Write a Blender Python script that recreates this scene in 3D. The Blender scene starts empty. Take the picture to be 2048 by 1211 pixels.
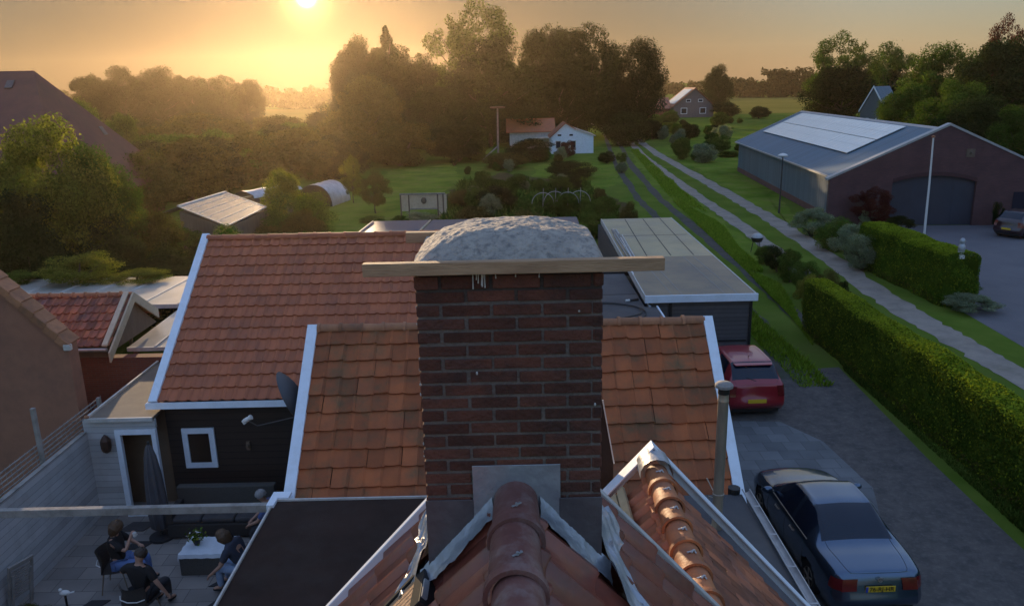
import bpy, bmesh, math, random
import numpy as np
from mathutils import Vector, Matrix, Euler
R = math.radians
random.seed(7)
RNG = np.random.default_rng(7)
sc = bpy.context.scene
COL = sc.collection

# ------------------------------------------------------------------ camera
CAM_H, PITCH, ROLL, FPX = 9.2, R(15.4), R(1.27), 1577.0
cam_d = bpy.data.cameras.new('camera'); cam = bpy.data.objects.new('camera', cam_d); COL.objects.link(cam)
cam_d.sensor_width = 36; cam_d.lens = 36 * FPX / 2048; cam_d.clip_start = 0.05; cam_d.clip_end = 6000
cam.matrix_world = Matrix.Translation((0, 0, CAM_H)) @ Matrix.Rotation(R(90) - PITCH, 4, 'X') @ Matrix.Rotation(-ROLL, 4, 'Z')
sc.camera = cam

# ------------------------------------------------------------------ sky, sun, exposure
HAZE_D = .00012
SUN_AZ, SUN_EL = R(-13.3), R(5.9)
sun_dir = Vector((math.sin(SUN_AZ) * math.cos(SUN_EL), math.cos(SUN_AZ) * math.cos(SUN_EL), math.sin(SUN_EL)))
SKY_STRENGTH, SUN_STRENGTH, EXPOSURE = 0.13, 0.72, 3.6
w = bpy.data.worlds.new('World'); sc.world = w; w.use_nodes = True
nt = w.node_tree; nt.nodes.clear()
def _n(t, **k):
    n = nt.nodes.new(t)
    for a, b in k.items(): setattr(n, a, b)
    return n
sky = _n('ShaderNodeTexSky', sky_type='NISHITA', sun_disc=False, sun_elevation=SUN_EL, sun_rotation=SUN_AZ, air_density=1.0, dust_density=2.5, ozone_density=2.6, altitude=0)
bg = _n('ShaderNodeBackground'); bg.inputs['Strength'].default_value = SKY_STRENGTH
out = _n('ShaderNodeOutputWorld')
tc = _n('ShaderNodeTexCoord')
dp = _n('ShaderNodeVectorMath', operation='DOT_PRODUCT'); dp.inputs[1].default_value = sun_dir
nt.links.new(tc.outputs['Generated'], dp.inputs[0])
# compress sky luminance round the sun, leaving relatively more overhead fill for the foreground
bw = _n('ShaderNodeRGBToBW'); nt.links.new(sky.outputs[0], bw.inputs[0])
mA = _n('ShaderNodeMath', operation='MULTIPLY_ADD'); mA.inputs[1].default_value = 1 / .22; mA.inputs[2].default_value = 1.0; nt.links.new(bw.outputs[0], mA.inputs[0])
dv_ = _n('ShaderNodeMath', operation='DIVIDE'); dv_.inputs[0].default_value = 1.0; nt.links.new(mA.outputs[0], dv_.inputs[1])
vs_ = _n('ShaderNodeVectorMath', operation='SCALE'); nt.links.new(sky.outputs[0], vs_.inputs[0]); nt.links.new(dv_.outputs[0], vs_.inputs['Scale'])
last = vs_.outputs[0]
# redder horizon all round; upper sky boosted and blued to fill the shaded foreground
sz_ = _n('ShaderNodeSeparateXYZ'); nt.links.new(tc.outputs['Generated'], sz_.inputs[0])
mr_ = _n('ShaderNodeMapRange'); mr_.inputs[1].default_value = 0.0; mr_.inputs[2].default_value = .20; mr_.inputs[1].default_value = .0; nt.links.new(sz_.outputs['Z'], mr_.inputs[0])
hm_ = _n('ShaderNodeMixRGB'); hm_.inputs[1].default_value = (1.08, 1.04, 1.02, 1); hm_.inputs[2].default_value = (1.28, 1.38, 1.62, 1); nt.links.new(mr_.outputs[0], hm_.inputs[0])
vm_ = _n('ShaderNodeVectorMath', operation='MULTIPLY'); nt.links.new(last, vm_.inputs[0]); nt.links.new(hm_.outputs[0], vm_.inputs[1]); last = vm_.outputs[0]
sm_ = _n('ShaderNodeMapRange', interpolation_type='SMOOTHSTEP'); sm_.inputs[1].default_value = .78; sm_.inputs[2].default_value = 1.0; sm_.inputs[3].default_value = 1.0; sm_.inputs[4].default_value = .42; nt.links.new(dp.outputs['Value'], sm_.inputs[0])
v3_ = _n('ShaderNodeVectorMath', operation='SCALE'); nt.links.new(last, v3_.inputs[0]); nt.links.new(sm_.outputs[0], v3_.inputs['Scale']); last = v3_.outputs[0]
hs_ = _n('ShaderNodeHueSaturation'); hs_.inputs['Saturation'].default_value = .80; nt.links.new(last, hs_.inputs['Color']); last = hs_.outputs[0]
def glow(power, col, k):
    global last
    mx = _n('ShaderNodeMath', operation='MAXIMUM'); mx.inputs[1].default_value = 0
    pw = _n('ShaderNodeMath', operation='POWER'); pw.inputs[1].default_value = power
    sc_ = _n('ShaderNodeVectorMath', operation='SCALE'); sc_.inputs[0].default_value = [c * k for c in col]
    ad = _n('ShaderNodeVectorMath', operation='ADD')
    nt.links.new(dp.outputs['Value'], mx.inputs[0]); nt.links.new(mx.outputs[0], pw.inputs[0])
    nt.links.new(pw.outputs[0], sc_.inputs['Scale']); nt.links.new(last, ad.inputs[0]); nt.links.new(sc_.outputs[0], ad.inputs[1])
    last = ad.outputs[0]
glow(60000, (1, .85, .45), 30)       # the sun itself, just at the top of the picture
glow(3000, (1, .62, .2), 1.0)
glow(160, (1, .6, .22), .12)       # aureole
nt.links.new(last, bg.inputs[0]); nt.links.new(bg.outputs[0], out.inputs['Surface'])
sd = bpy.data.lights.new('sun', 'SUN'); sd.energy = SUN_STRENGTH; sd.angle = R(0.5); sd.color = (1, .72, .42)
so = bpy.data.objects.new('sun', sd); COL.objects.link(so); so.location = (-30, 60, 60)
so.rotation_euler = (-sun_dir).to_track_quat('-Z', 'Y').to_euler()
sc.view_settings.view_transform = 'Standard'; sc.view_settings.look = 'None'
sc.view_settings.exposure = EXPOSURE; sc.view_settings.gamma = 1
sc.render.engine = 'CYCLES'
sc.cycles.use_denoising = True; sc.cycles.max_bounces = 6; sc.cycles.diffuse_bounces = 3; sc.cycles.glossy_bounces = 3
sc.cycles.transmission_bounces = 4; sc.cycles.volume_bounces = 0; sc.cycles.sample_clamp_indirect = 4

# ------------------------------------------------------------------ helpers
def ray(u, v):
    x = (u - 1024) / FPX; y = -(v - 605.5) / FPX
    c, s = math.cos(ROLL), math.sin(ROLL); xr = c * x + s * y; yr = -s * x + c * y
    cp, sp = math.cos(PITCH), math.sin(PITCH)
    return Vector((xr, cp + yr * sp, -sp + yr * cp))
def at(u, v, Y):
    d = ray(u, v); return Vector((0, 0, CAM_H)) + d * (Y / d.y)
def gnd(u, v, z=0.0):
    d = ray(u, v); return Vector((0, 0, CAM_H)) + d * ((z - CAM_H) / d.z)

def mat(name, c1, c2=None, scale=4.0, rough=.7, bump=0.0, bscale=40.0, island=0.0, metal=0.0, spec=.4, trans=0.0,
        coat=0.0, objrand=0.0, stretch=(1, 1, 1), detail=5, dirt=None, dirt_scale=1.5, dirt_amt=.5, emit=None):
    m = bpy.data.materials.new(name); m.use_nodes = True
    t = m.node_tree; N = t.nodes; L = t.links
    b = N['Principled BSDF']
    b.inputs['Roughness'].default_value = rough; b.inputs['Metallic'].default_value = metal
    b.inputs['Specular IOR Level'].default_value = spec; b.inputs['Coat Weight'].default_value = coat
    c4 = lambda c: (c[0], c[1], c[2], 1)
    tcn = N.new('ShaderNodeTexCoord'); mp = N.new('ShaderNodeMapping'); mp.inputs['Scale'].default_value = stretch
    L.new(tcn.outputs['Object'], mp.inputs['Vector'])
    col = None
    if c2 is not None:
        nz = N.new('ShaderNodeTexNoise'); nz.inputs['Scale'].default_value = scale; nz.inputs['Detail'].default_value = detail
        nz.inputs['Roughness'].default_value = .65
        L.new(mp.outputs[0], nz.inputs['Vector'])
        rmp = N.new('ShaderNodeValToRGB'); rmp.color_ramp.elements[0].position = .35; rmp.color_ramp.elements[1].position = .65
        rmp.color_ramp.elements[0].color = c4(c1); rmp.color_ramp.elements[1].color = c4(c2)
        L.new(nz.outputs['Fac'], rmp.inputs[0]); col = rmp.outputs[0]
    else:
        rgb = N.new('ShaderNodeRGB'); rgb.outputs[0].default_value = c4(c1); col = rgb.outputs[0]
    if dirt is not None:
        nz = N.new('ShaderNodeTexNoise'); nz.inputs['Scale'].default_value = dirt_scale; nz.inputs['Detail'].default_value = 8
        nz.inputs['Roughness'].default_value = .7
        L.new(mp.outputs[0], nz.inputs['Vector'])
        mr = N.new('ShaderNodeMapRange'); mr.inputs[1].default_value = .48; mr.inputs[2].default_value = .7; mr.inputs[4].default_value = dirt_amt
        L.new(nz.outputs['Fac'], mr.inputs[0])
        mx = N.new('ShaderNodeMixRGB'); mx.inputs[2].default_value = c4(dirt)
        L.new(mr.outputs[0], mx.inputs[0]); L.new(col, mx.inputs[1]); col = mx.outputs[0]
    def vary(src, amt):
        nonlocal col
        mr = N.new('ShaderNodeMapRange'); mr.inputs[3].default_value = 1 - amt; mr.inputs[4].default_value = 1 + amt
        L.new(src, mr.inputs[0])
        mx = N.new('ShaderNodeVectorMath'); mx.operation = 'SCALE'
        L.new(col, mx.inputs[0]); L.new(mr.outputs[0], mx.inputs['Scale']); col = mx.outputs[0]
    if island: vary(N.new('ShaderNodeNewGeometry').outputs['Random Per Island'], island)
    if objrand: vary(N.new('ShaderNodeObjectInfo').outputs['Random'], objrand)
    L.new(col, b.inputs['Base Color'])
    if bump:
        nb = N.new('ShaderNodeTexNoise'); nb.inputs['Scale'].default_value = bscale; nb.inputs['Detail'].default_value = 6
        L.new(mp.outputs[0], nb.inputs['Vector'])
        bp = N.new('ShaderNodeBump'); bp.inputs['Strength'].default_value = bump; bp.inputs['Distance'].default_value = .02
        L.new(nb.outputs['Fac'], bp.inputs['Height']); L.new(bp.outputs[0], b.inputs['Normal'])
    if trans:
        o = N['Material Output']; tr = N.new('ShaderNodeBsdfTranslucent'); ms = N.new('ShaderNodeMixShader')
        ms.inputs[0].default_value = trans
        sc2 = N.new('ShaderNodeVectorMath'); sc2.operation = 'MULTIPLY'; sc2.inputs[1].default_value = (1.5, 1.5, .7)
        L.new(col, sc2.inputs[0]); L.new(sc2.outputs[0], tr.inputs[0])
        L.new(b.outputs[0], ms.inputs[1]); L.new(tr.outputs[0], ms.inputs[2]); L.new(ms.outputs[0], o.inputs['Surface'])
    if emit:
        b.inputs['Emission Color'].default_value = c4(emit); b.inputs['Emission Strength'].default_value = 1
    return m

def brick_mat(name, c1, c2, mortar, bw=.22, bh=.06, rough=.85, plane='XZ'):
    m = mat(name, c1, rough=rough); t = m.node_tree; N = t.nodes; L = t.links; b = N['Principled BSDF']
    tcn = N.new('ShaderNodeTexCoord'); sx = N.new('ShaderNodeSeparateXYZ'); cx = N.new('ShaderNodeCombineXYZ')
    L.new(tcn.outputs['Object'], sx.inputs[0])
    if plane == 'XZ': L.new(sx.outputs[0], cx.inputs[0])
    else: L.new(sx.outputs[1], cx.inputs[0])
    L.new(sx.outputs[2], cx.inputs[1])
    br = N.new('ShaderNodeTexBrick'); br.inputs['Color1'].default_value = (*c1, 1); br.inputs['Color2'].default_value = (*c2, 1)
    br.inputs['Mortar'].default_value = (*mortar, 1); br.inputs['Scale'].default_value = 1
    br.inputs['Brick Width'].default_value = bw; br.inputs['Row Height'].default_value = bh; br.inputs['Mortar Size'].default_value = .006
    L.new(cx.outputs[0], br.inputs['Vector'])
    nz = N.new('ShaderNodeTexNoise'); nz.inputs['Scale'].default_value = 1.2; nz.inputs['Detail'].default_value = 7
    L.new(tcn.outputs['Object'], nz.inputs['Vector'])
    mr = N.new('ShaderNodeMapRange'); mr.inputs[3].default_value = .6; mr.inputs[4].default_value = 1.4; L.new(nz.outputs['Fac'], mr.inputs[0])
    sc_ = N.new('ShaderNodeVectorMath'); sc_.operation = 'SCALE'; L.new(br.outputs['Color'], sc_.inputs[0]); L.new(mr.outputs[0], sc_.inputs['Scale'])
    L.new(sc_.outputs[0], b.inputs['Base Color'])
    bp = N.new('ShaderNodeBump'); bp.inputs['Strength'].default_value = .4; bp.inputs['Distance'].default_value = .01; bp.invert = True
    L.new(br.outputs['Fac'], bp.inputs['Height']); L.new(bp.outputs[0], b.inputs['Normal'])
    return m

def stripe_mat(name, c1, c2, period=.15, axis=0, width=.5, rough=.6, bump=.3, **k):
    """boards / ribs: a dark joint every <period> metres along one axis"""
    m = mat(name, c1, rough=rough, **k); t = m.node_tree; N = t.nodes; L = t.links; b = N['Principled BSDF']
    src = b.inputs['Base Color'].links[0].from_socket
    tcn = N.new('ShaderNodeTexCoord'); sx = N.new('ShaderNodeSeparateXYZ'); L.new(tcn.outputs['Object'], sx.inputs[0])
    dv = N.new('ShaderNodeMath'); dv.operation = 'DIVIDE'; dv.inputs[1].default_value = period; L.new(sx.outputs[axis], dv.inputs[0])
    fr = N.new('ShaderNodeMath'); fr.operation = 'FRACT'; L.new(dv.outputs[0], fr.inputs[0])
    gt = N.new('ShaderNodeMath'); gt.operation = 'LESS_THAN'; gt.inputs[1].default_value = width; L.new(fr.outputs[0], gt.inputs[0])
    mx = N.new('ShaderNodeMixRGB'); mx.inputs[2].default_value = (*c2, 1); L.new(gt.outputs[0], mx.inputs[0]); L.new(src, mx.inputs[1])
    fl = N.new('ShaderNodeMath'); fl.operation = 'FLOOR'; L.new(dv.outputs[0], fl.inputs[0])
    wn = N.new('ShaderNodeTexWhiteNoise'); wn.noise_dimensions = '1D'; L.new(fl.outputs[0], wn.inputs['W'])
    mr = N.new('ShaderNodeMapRange'); mr.inputs[3].default_value = .85; mr.inputs[4].default_value = 1.12; L.new(wn.outputs['Value'], mr.inputs[0])
    s2 = N.new('ShaderNodeVectorMath'); s2.operation = 'SCALE'; L.new(mx.outputs[0], s2.inputs[0]); L.new(mr.outputs[0], s2.inputs['Scale'])
    L.new(s2.outputs[0], b.inputs['Base Color'])
    bp = N.new('ShaderNodeBump'); bp.inputs['Strength'].default_value = bump; bp.inputs['Distance'].default_value = .01; bp.invert = True
    L.new(gt.outputs[0], bp.inputs['Height']); L.new(bp.outputs[0], b.inputs['Normal'])
    return m

ORIGIN = {}
def thing(name, label, cat, loc=(0, 0, 0), rz=0.0, group=None, kind=None):
    o = bpy.data.objects.new(name, None); COL.objects.link(o); o.empty_display_size = .2
    o.location = loc; o.rotation_euler = (0, 0, rz); tag(o, label, cat, group, kind)
    ORIGIN[o.name] = Vector(loc) if abs(rz) < 1e-9 else Vector((0, 0, 0)); return o
def tag(o, label=None, cat=None, group=None, kind=None):
    if label: o['label'] = label
    if cat: o['category'] = cat
    if group: o['group'] = group
    if kind: o['kind'] = kind
    return o
def link_mesh(name, me, parent=None, mats=(), label=None):
    for m in mats: me.materials.append(m)
    o = bpy.data.objects.new(name, me); COL.objects.link(o)
    if parent is not None:
        o.parent = parent; ORIGIN[o.name] = ORIGIN.get(parent.name, Vector((0, 0, 0)))
    if label: o['label'] = label
    return o

class MB:
    def __init__(s): s.v = []; s.f = []; s.m = []; s.cur = 0
    def add(s, vs, fs):
        n = len(s.v); s.v += [tuple(p) for p in vs]
        for f in fs: s.f.append(tuple(i + n for i in f)); s.m.append(s.cur)
        return s
    def box(s, x0, x1, y0, y1, z0, z1, M=None):
        vs = [Vector((x, y, z)) for z in (z0, z1) for y in (y0, y1) for x in (x0, x1)]
        if M is not None: vs = [M @ p for p in vs]
        return s.add(vs, [(0, 2, 3, 1), (4, 5, 7, 6), (0, 1, 5, 4), (2, 6, 7, 3), (0, 4, 6, 2), (1, 3, 7, 5)])
    def beam(s, p, q, wid, hgt, up=(0, 0, 1)):
        p = Vector(p); q = Vector(q); d = (q - p).normalized(); up = Vector(up)
        sd_ = d.cross(up)
        if sd_.length < 1e-4: sd_ = d.cross(Vector((1, 0, 0)))
        sd_.normalize(); u = sd_.cross(d).normalized()
        a = sd_ * wid / 2; b = u * hgt / 2
        return s.add([p - a - b, p + a - b, p + a + b, p - a + b, q - a - b, q + a - b, q + a + b, q - a + b],
                     [(0, 3, 2, 1), (4, 5, 6, 7), (0, 1, 5, 4), (1, 2, 6, 5), (2, 3, 7, 6), (3, 0, 4, 7)])
    def tube(s, path, r, seg=8, cap=True):
        path = [Vector(p) for p in path]; n = len(path)
        rs = r if isinstance(r, (list, tuple)) else [r] * n
        rings = []; pa = None
        for i, p in enumerate(path):
            d = (path[min(i + 1, n - 1)] - path[max(i - 1, 0)]).normalized()
            if pa is None:
                a = d.cross(Vector((0, 0, 1)))
                if a.length < .1: a = d.cross(Vector((1, 0, 0)))
            else: a = pa - d * pa.dot(d)
            a.normalize(); pa = a; b = d.cross(a)
            rings.append([p + (a * math.cos(t) + b * math.sin(t)) * rs[i] for t in [2 * math.pi * k / seg for k in range(seg)]])
        vs = [q for g in rings for q in g]
        fs = [(i * seg + k, i * seg + (k + 1) % seg, (i + 1) * seg + (k + 1) % seg, (i + 1) * seg + k) for i in range(n - 1) for k in range(seg)]
        if cap: fs += [tuple(range(seg))[::-1], tuple((n - 1) * seg + k for k in range(seg))]
        return s.add(vs, fs)
    def lathe(s, prof, c=(0, 0, 0), seg=20, M=None):
        vs = []; n = len(prof)
        for r, z in prof:
            for k in range(seg):
                t = 2 * math.pi * k / seg; p = Vector((r * math.cos(t), r * math.sin(t), z))
                vs.append((M @ p if M is not None else p) + Vector(c))
        fs = [(i * seg + k, i * seg + (k + 1) % seg, (i + 1) * seg + (k + 1) % seg, (i + 1) * seg + k) for i in range(n - 1) for k in range(seg)]
        fs += [tuple(range(seg))[::-1], tuple((n - 1) * seg + k for k in range(seg))]
        return s.add(vs, fs)
    def prism(s, poly, d):
        """poly: list of 3D points; extruded by vector d"""
        d = Vector(d); a = [Vector(p) for p in poly]; n = len(a)
        return s.add(a + [p + d for p in a], [tuple(range(n))[::-1], tuple(range(n, 2 * n))] + [(i, (i + 1) % n, n + (i + 1) % n, n + i) for i in range(n)])
    def grid(s, P, close=False):
        ny = len(P); nx = len(P[0]); vs = [q for r in P for q in r]
        return s.add(vs, [(j * nx + i, j * nx + i + 1, (j + 1) * nx + i + 1, (j + 1) * nx + i) for j in range(ny - 1) for i in range(nx - 1)])
    def ball(s, c, r, seg=12, rings=8, M=None, jit=0):
        c = Vector(c); r = Vector(r) if not isinstance(r, (int, float)) else Vector((r, r, r))
        P = []
        for j in range(rings + 1):
            th = math.pi * j / rings; row = []
            for i in range(seg + 1):
                ph = 2 * math.pi * (i % seg) / seg; k = 1 + jit * (math.sin(7 * ph + 3 * th) * .5 + math.sin(11 * th + 5 * ph) * .5)
                p = Vector((r.x * math.sin(th) * math.cos(ph), r.y * math.sin(th) * math.sin(ph), -r.z * math.cos(th))) * k
                row.append((M @ p if M is not None else p) + c)
            P.append(row)
        return s.grid(P)
    def build(s, name, mats, parent=None, smooth=False, bev=0.0, label=None, local=False):
        off = Vector((0, 0, 0)) if (parent is None or local) else ORIGIN.get(parent.name, Vector((0, 0, 0)))
        me = bpy.data.meshes.new(name)
        me.from_pydata([(p[0] - off.x, p[1] - off.y, p[2] - off.z) for p in s.v], [], s.f)
        if not isinstance(mats, (list, tuple)): mats = [mats]
        me.polygons.foreach_set('material_index', s.m)
        if smooth: me.polygons.foreach_set('use_smooth', [True] * len(s.f))
        me.update()
        o = link_mesh(name, me, parent, mats, label)
        if smooth:
            try: me.set_sharp_from_angle(angle=R(40))
            except Exception: pass
        if bev:
            b = o.modifiers.new('bevel', 'BEVEL'); b.width = bev; b.segments = 2; b.limit_method = 'ANGLE'
        return o

def roll_profile(x):   # an S-shaped pan tile: shallow trough, then a roll
    return math.sin(math.pi * (x - .6) / .4) if x > .6 else -.22 * math.sin(math.pi * x / .6)
def low_profile(x): return .5 * math.cos(2 * math.pi * x)
def mid_profile(x): return .9 * math.sin(math.pi * (x - .72) / .28) if x > .72 else -.35 * math.sin(math.pi * x / .72)
def tiles(mb, O, U, V, width, length, tw, gauge, amp=.03, lift=.022, prof=roll_profile, ns=9, jit=.004, keep=None):
    O = Vector(O); U = Vector(U).normalized(); V = Vector(V).normalized(); N = U.cross(V).normalized()
    nu = max(1, round(width / tw)); tw = width / nu; nv = max(1, math.ceil(length / gauge - 1e-6))
    for r in range(nv):
        v0 = r * gauge; v1 = min((r + 1) * gauge + .05, length)
        for c in range(nu):
            if keep is not None and not keep((c + .5) * tw, v0): continue
            ju = random.uniform(-jit, jit); jv = random.uniform(-jit * 1.5, jit * 1.5); jn = random.uniform(0, jit); tl = random.uniform(-jit, jit)
            P = []
            for (vv, li) in ((v0 + .004 + jv, -.004), (v0 + jv, lift + jn), (v0 + jv + .01, lift + .004 + jn), (v1, .001)):
                row = []
                for k in range(ns):
                    x = k / (ns - 1); hgt = amp * prof(x) + li + tl * (x - .5)
                    row.append(O + U * ((c + x) * tw + ju + (.006 if k == ns - 1 else 0)) + V * vv + N * hgt)
                P.append(row)
            mb.grid(P)
    return mb
def ridge_caps(mb, p, q, n, r, collar=.014, drop=.35, seg=12):
    p = Vector(p); q = Vector(q); d = (q - p) / n; dl = d.length; dn = d.normalized()
    sd_ = dn.cross(Vector((0, 0, 1))).normalized(); up = sd_.cross(dn)
    for i in range(n):
        a = p + d * i; P = []
        jr = random.uniform(-.004, .004); jz = random.uniform(-.006, .006); js = random.uniform(-.006, .006)
        for (t, rr) in ((0, r + collar - .02), (0, r + collar), (.13, r + collar), (.15, r), (1.06, r * .94), (1.06, r * .94 - .02)):
            P.append([a + d * t + sd_ * ((rr + jr) * math.cos(th) + js) + up * ((rr + jr) * math.sin(th) + jz) for th in [R(-12) + (math.pi + R(24)) * k / seg for k in range(seg + 1)]])
        mb.grid(P)
    return mb

# ------------------------------------------------------------------ foliage
def leaf_mesh(name, C, Nrm, S, mats, aspect=.55, extra=None, mat_idx=None):
    n = len(C)
    Nrm = Nrm / (np.linalg.norm(Nrm, axis=1, keepdims=True) + 1e-9)
    t = RNG.normal(size=(n, 3)); A = np.cross(Nrm, t); A /= (np.linalg.norm(A, axis=1, keepdims=True) + 1e-9); B = np.cross(Nrm, A)
    S = np.asarray(S).reshape(-1, 1)
    V = np.stack([C - A * S, C - B * S * aspect + Nrm * S * .15, C + A * S, C + B * S * aspect + Nrm * S * .15], axis=1).reshape(-1, 3)
    ev, ef = (extra if extra is not None else (np.zeros((0, 3)), []))
    V = np.vstack([V, np.asarray(ev).reshape(-1, 3)])
    loops = list(range(4 * n)); base = 4 * n
    ls = np.concatenate([np.arange(4 * n)] + [np.array(f) + base for f in ef]) if len(ef) else np.arange(4 * n)
    lt = np.concatenate([np.full(n, 4), np.array([len(f) for f in ef], dtype=int)]) if len(ef) else np.full(n, 4)
    st = np.concatenate([[0], np.cumsum(lt)[:-1]])
    me = bpy.data.meshes.new(name); me.vertices.add(len(V)); me.loops.add(len(ls)); me.polygons.add(len(lt))
    me.vertices.foreach_set('co', V.astype(np.float32).ravel()); me.loops.foreach_set('vertex_index', ls.astype(np.int32))
    me.polygons.foreach_set('loop_start', st.astype(np.int32)); me.polygons.foreach_set('loop_total', lt.astype(np.int32))
    for m in mats: me.materials.append(m)
    if mat_idx is not None: me.polygons.foreach_set('material_index', np.asarray(mat_idx, dtype=np.int32))
    me.update(calc_edges=True); me.validate(); return me
def cluster_leaves(cents, rads, per, flat=1.0, shell=.55):
    C = []; Nn = []
    for c, r in zip(cents, rads):
        k = max(8, int(per * (r / np.mean(rads)) ** 2))
        d = RNG.normal(size=(k, 3)); d /= np.linalg.norm(d, axis=1, keepdims=True)
        rad = r * (shell + (1 - shell) * RNG.random((k, 1)) ** .7) * (1 + .12 * RNG.normal(size=(k, 1)))
        p = d * rad; p[:, 2] *= flat
        C.append(np.asarray(c) + p); Nn.append(d + .8 * RNG.normal(size=(k, 3)) + np.array([0, 0, .4]))
    return np.vstack(C), np.vstack(Nn)

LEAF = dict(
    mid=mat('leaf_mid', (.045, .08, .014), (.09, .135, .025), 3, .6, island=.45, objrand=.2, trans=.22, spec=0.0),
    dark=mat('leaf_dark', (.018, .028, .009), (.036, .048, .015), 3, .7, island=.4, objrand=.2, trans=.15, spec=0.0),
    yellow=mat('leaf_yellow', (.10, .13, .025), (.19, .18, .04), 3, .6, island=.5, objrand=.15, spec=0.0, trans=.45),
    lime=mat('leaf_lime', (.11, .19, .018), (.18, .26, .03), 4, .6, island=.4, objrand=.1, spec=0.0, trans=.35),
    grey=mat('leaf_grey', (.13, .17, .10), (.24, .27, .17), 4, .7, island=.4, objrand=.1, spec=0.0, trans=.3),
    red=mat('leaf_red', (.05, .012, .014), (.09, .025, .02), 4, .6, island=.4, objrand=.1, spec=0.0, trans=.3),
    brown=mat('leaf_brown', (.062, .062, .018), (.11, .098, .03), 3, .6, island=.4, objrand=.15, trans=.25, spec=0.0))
BARK = mat('bark', (.06, .045, .03), (.12, .09, .06), 8, .9, bump=.5, bscale=30)

def unit_tree(kind, seed, leaf, per, ncl, rmin, rmax, fx):
    rng = np.random.default_rng(seed); random.seed(seed)
    cents = []; rads = []
    for i in range(ncl):
        if kind == 'conifer':
            t = (i + rng.random()) / ncl; z = .06 + .9 * t; rr = .42 * (1 - t) ** .6 * (1 if t < .8 else .5) + .004; a = rng.random() * 6.283
            rad = rng.uniform(.15, 1) ** .7 * rr; cents.append((rad * math.cos(a), rad * math.sin(a), z)); rads.append((.022 + .115 * (1 - t)) * rng.uniform(.7, 1.3))
        elif kind == 'shrub':
            d = rng.normal(size=3); d /= np.linalg.norm(d); k = rng.uniform(.45, 1) ** .6
            cents.append((d[0] * .37 * k, d[1] * .37 * k, max(.06, .44 + d[2] * .42 * k))); rads.append(rng.uniform(rmin, rmax))
        else:
            d = rng.normal(size=3); d /= np.linalg.norm(d); k = rng.uniform(.35, 1) ** .55
            zc, zr = (.50, .44) if kind == 'round' else (.54, .40)
            wob = 1 + .18 * math.sin(3 * math.atan2(d[1], d[0]) + seed) * (1 - abs(d[2]))
            cents.append((d[0] * .41 * k * wob, d[1] * .41 * k * wob, zc + d[2] * zr * k)); rads.append(rng.uniform(rmin, rmax))
    global RNG
    RNG = np.random.default_rng(seed + 1)
    C, Nn = cluster_leaves(cents, rads, per, .8 if kind != 'conifer' else .55)
    if kind == 'open':   # a few loose sprays
        k = 60; d = RNG.normal(size=(k, 3)); d /= np.linalg.norm(d, axis=1, keepdims=True); e = d * np.array([.5, .5, .4]) * RNG.uniform(.85, 1.02, size=(k, 1)) + np.array([0, 0, .58])
        C = np.vstack([C, e]); Nn = np.vstack([Nn, d])
    C[:, 2] = np.clip(C[:, 2], .01, 1.02)
    S = leaf * RNG.uniform(.6, 1.3, size=len(C))
    crown = leaf_mesh(kind + '_crown', C, Nn, S, [LEAF['mid']], .55)
    t = MB(); top = .9 if kind == 'conifer' else .62
    bend = [(rng.normal() * .012 * k, rng.normal() * .012 * k, top * k / 5 - (.02 if k == 0 else 0)) for k in range(6)]
    r0 = .02 * fx
    t.tube(bend, [r0 * 1.35, r0, r0 * .85, r0 * .7, r0 * .5, r0 * .2], 8)
    if kind in ('round', 'open'):
        order = sorted(range(len(cents)), key=lambda i: -math.hypot(cents[i][0], cents[i][1]))[:12 if kind == 'round' else 20]
        for i in order:
            c = Vector(cents[i]); z0 = max(.14, min(.5, c.z * .55)); b0 = Vector((0, 0, z0)); m = b0.lerp(c, .5) + Vector((0, 0, -.03))
            t.tube([b0, m, c], [r0 * .5, r0 * .3, r0 * .1], 5)
    if kind == 'shrub':
        t = MB()
        for i in range(5):
            c = Vector(cents[i]); t.tube([(c.x * .1, c.y * .1, -.02), (c.x * .4, c.y * .4, c.z * .5), tuple(c)], [.016, .011, .004], 5)
    tm = bpy.data.meshes.new(kind + '_trunk'); tm.from_pydata(t.v, [], t.f); tm.update(); tm.materials.append(BARK)
    return tm, crown
TREES = {
    'round': [unit_tree('round', s, .0105, 520, 90, .07, .155, 1) for s in (11, 12, 13)],
    'open': [unit_tree('open', s, .0095, 330, 80, .045, .11, .9) for s in (21, 22)],
    'conifer': [unit_tree('conifer', s, .010, 300, 190, .05, .1, .9) for s in (31,)],
    'shrub': [unit_tree('shrub', s, .016, 420, 48, .08, .19, 1) for s in (41, 42, 43)],
    'fine': [unit_tree('shrub', s, .013, 420, 44, .08, .17, 1) for s in (51, 52)]}
_ti = [0]
def plant(kind, label, cat, name, X, Y, h, wd, leaf='mid', z=0.0, group=None, rz=None):
    o = thing(name, label, cat, (X, Y, z), 0, group)
    _ti[0] += 1; tm, cm = TREES[kind][_ti[0] % len(TREES[kind])]
    o.scale = (wd, wd * random.uniform(.9, 1.1), h); o.rotation_euler = (0, 0, (_ti[0] * 2.4) % 6.28 if rz is None else rz)
    a = bpy.data.objects.new('stem' if kind in ('shrub', 'fine') else 'trunk', tm); COL.objects.link(a); a.parent = o
    b = bpy.data.objects.new('foliage' if kind in ('shrub', 'fine') else 'crown', cm); COL.objects.link(b); b.parent = o
    b.material_slots[0].link = 'OBJECT'; b.material_slots[0].material = LEAF[leaf]
    return o
def plant_px(kind, label, cat, name, u, vtop, Y, wpx, leaf='mid', group=None):
    """a plant Y metres ahead, its top and middle read off the photograph, standing on the ground"""
    p = at(u, vtop, Y); depth = Y / math.cos(PITCH)
    return plant(kind, label, cat, name, p.x, Y, max(.3, p.z), wpx / FPX * depth * .97, leaf, 0, group)

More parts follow.
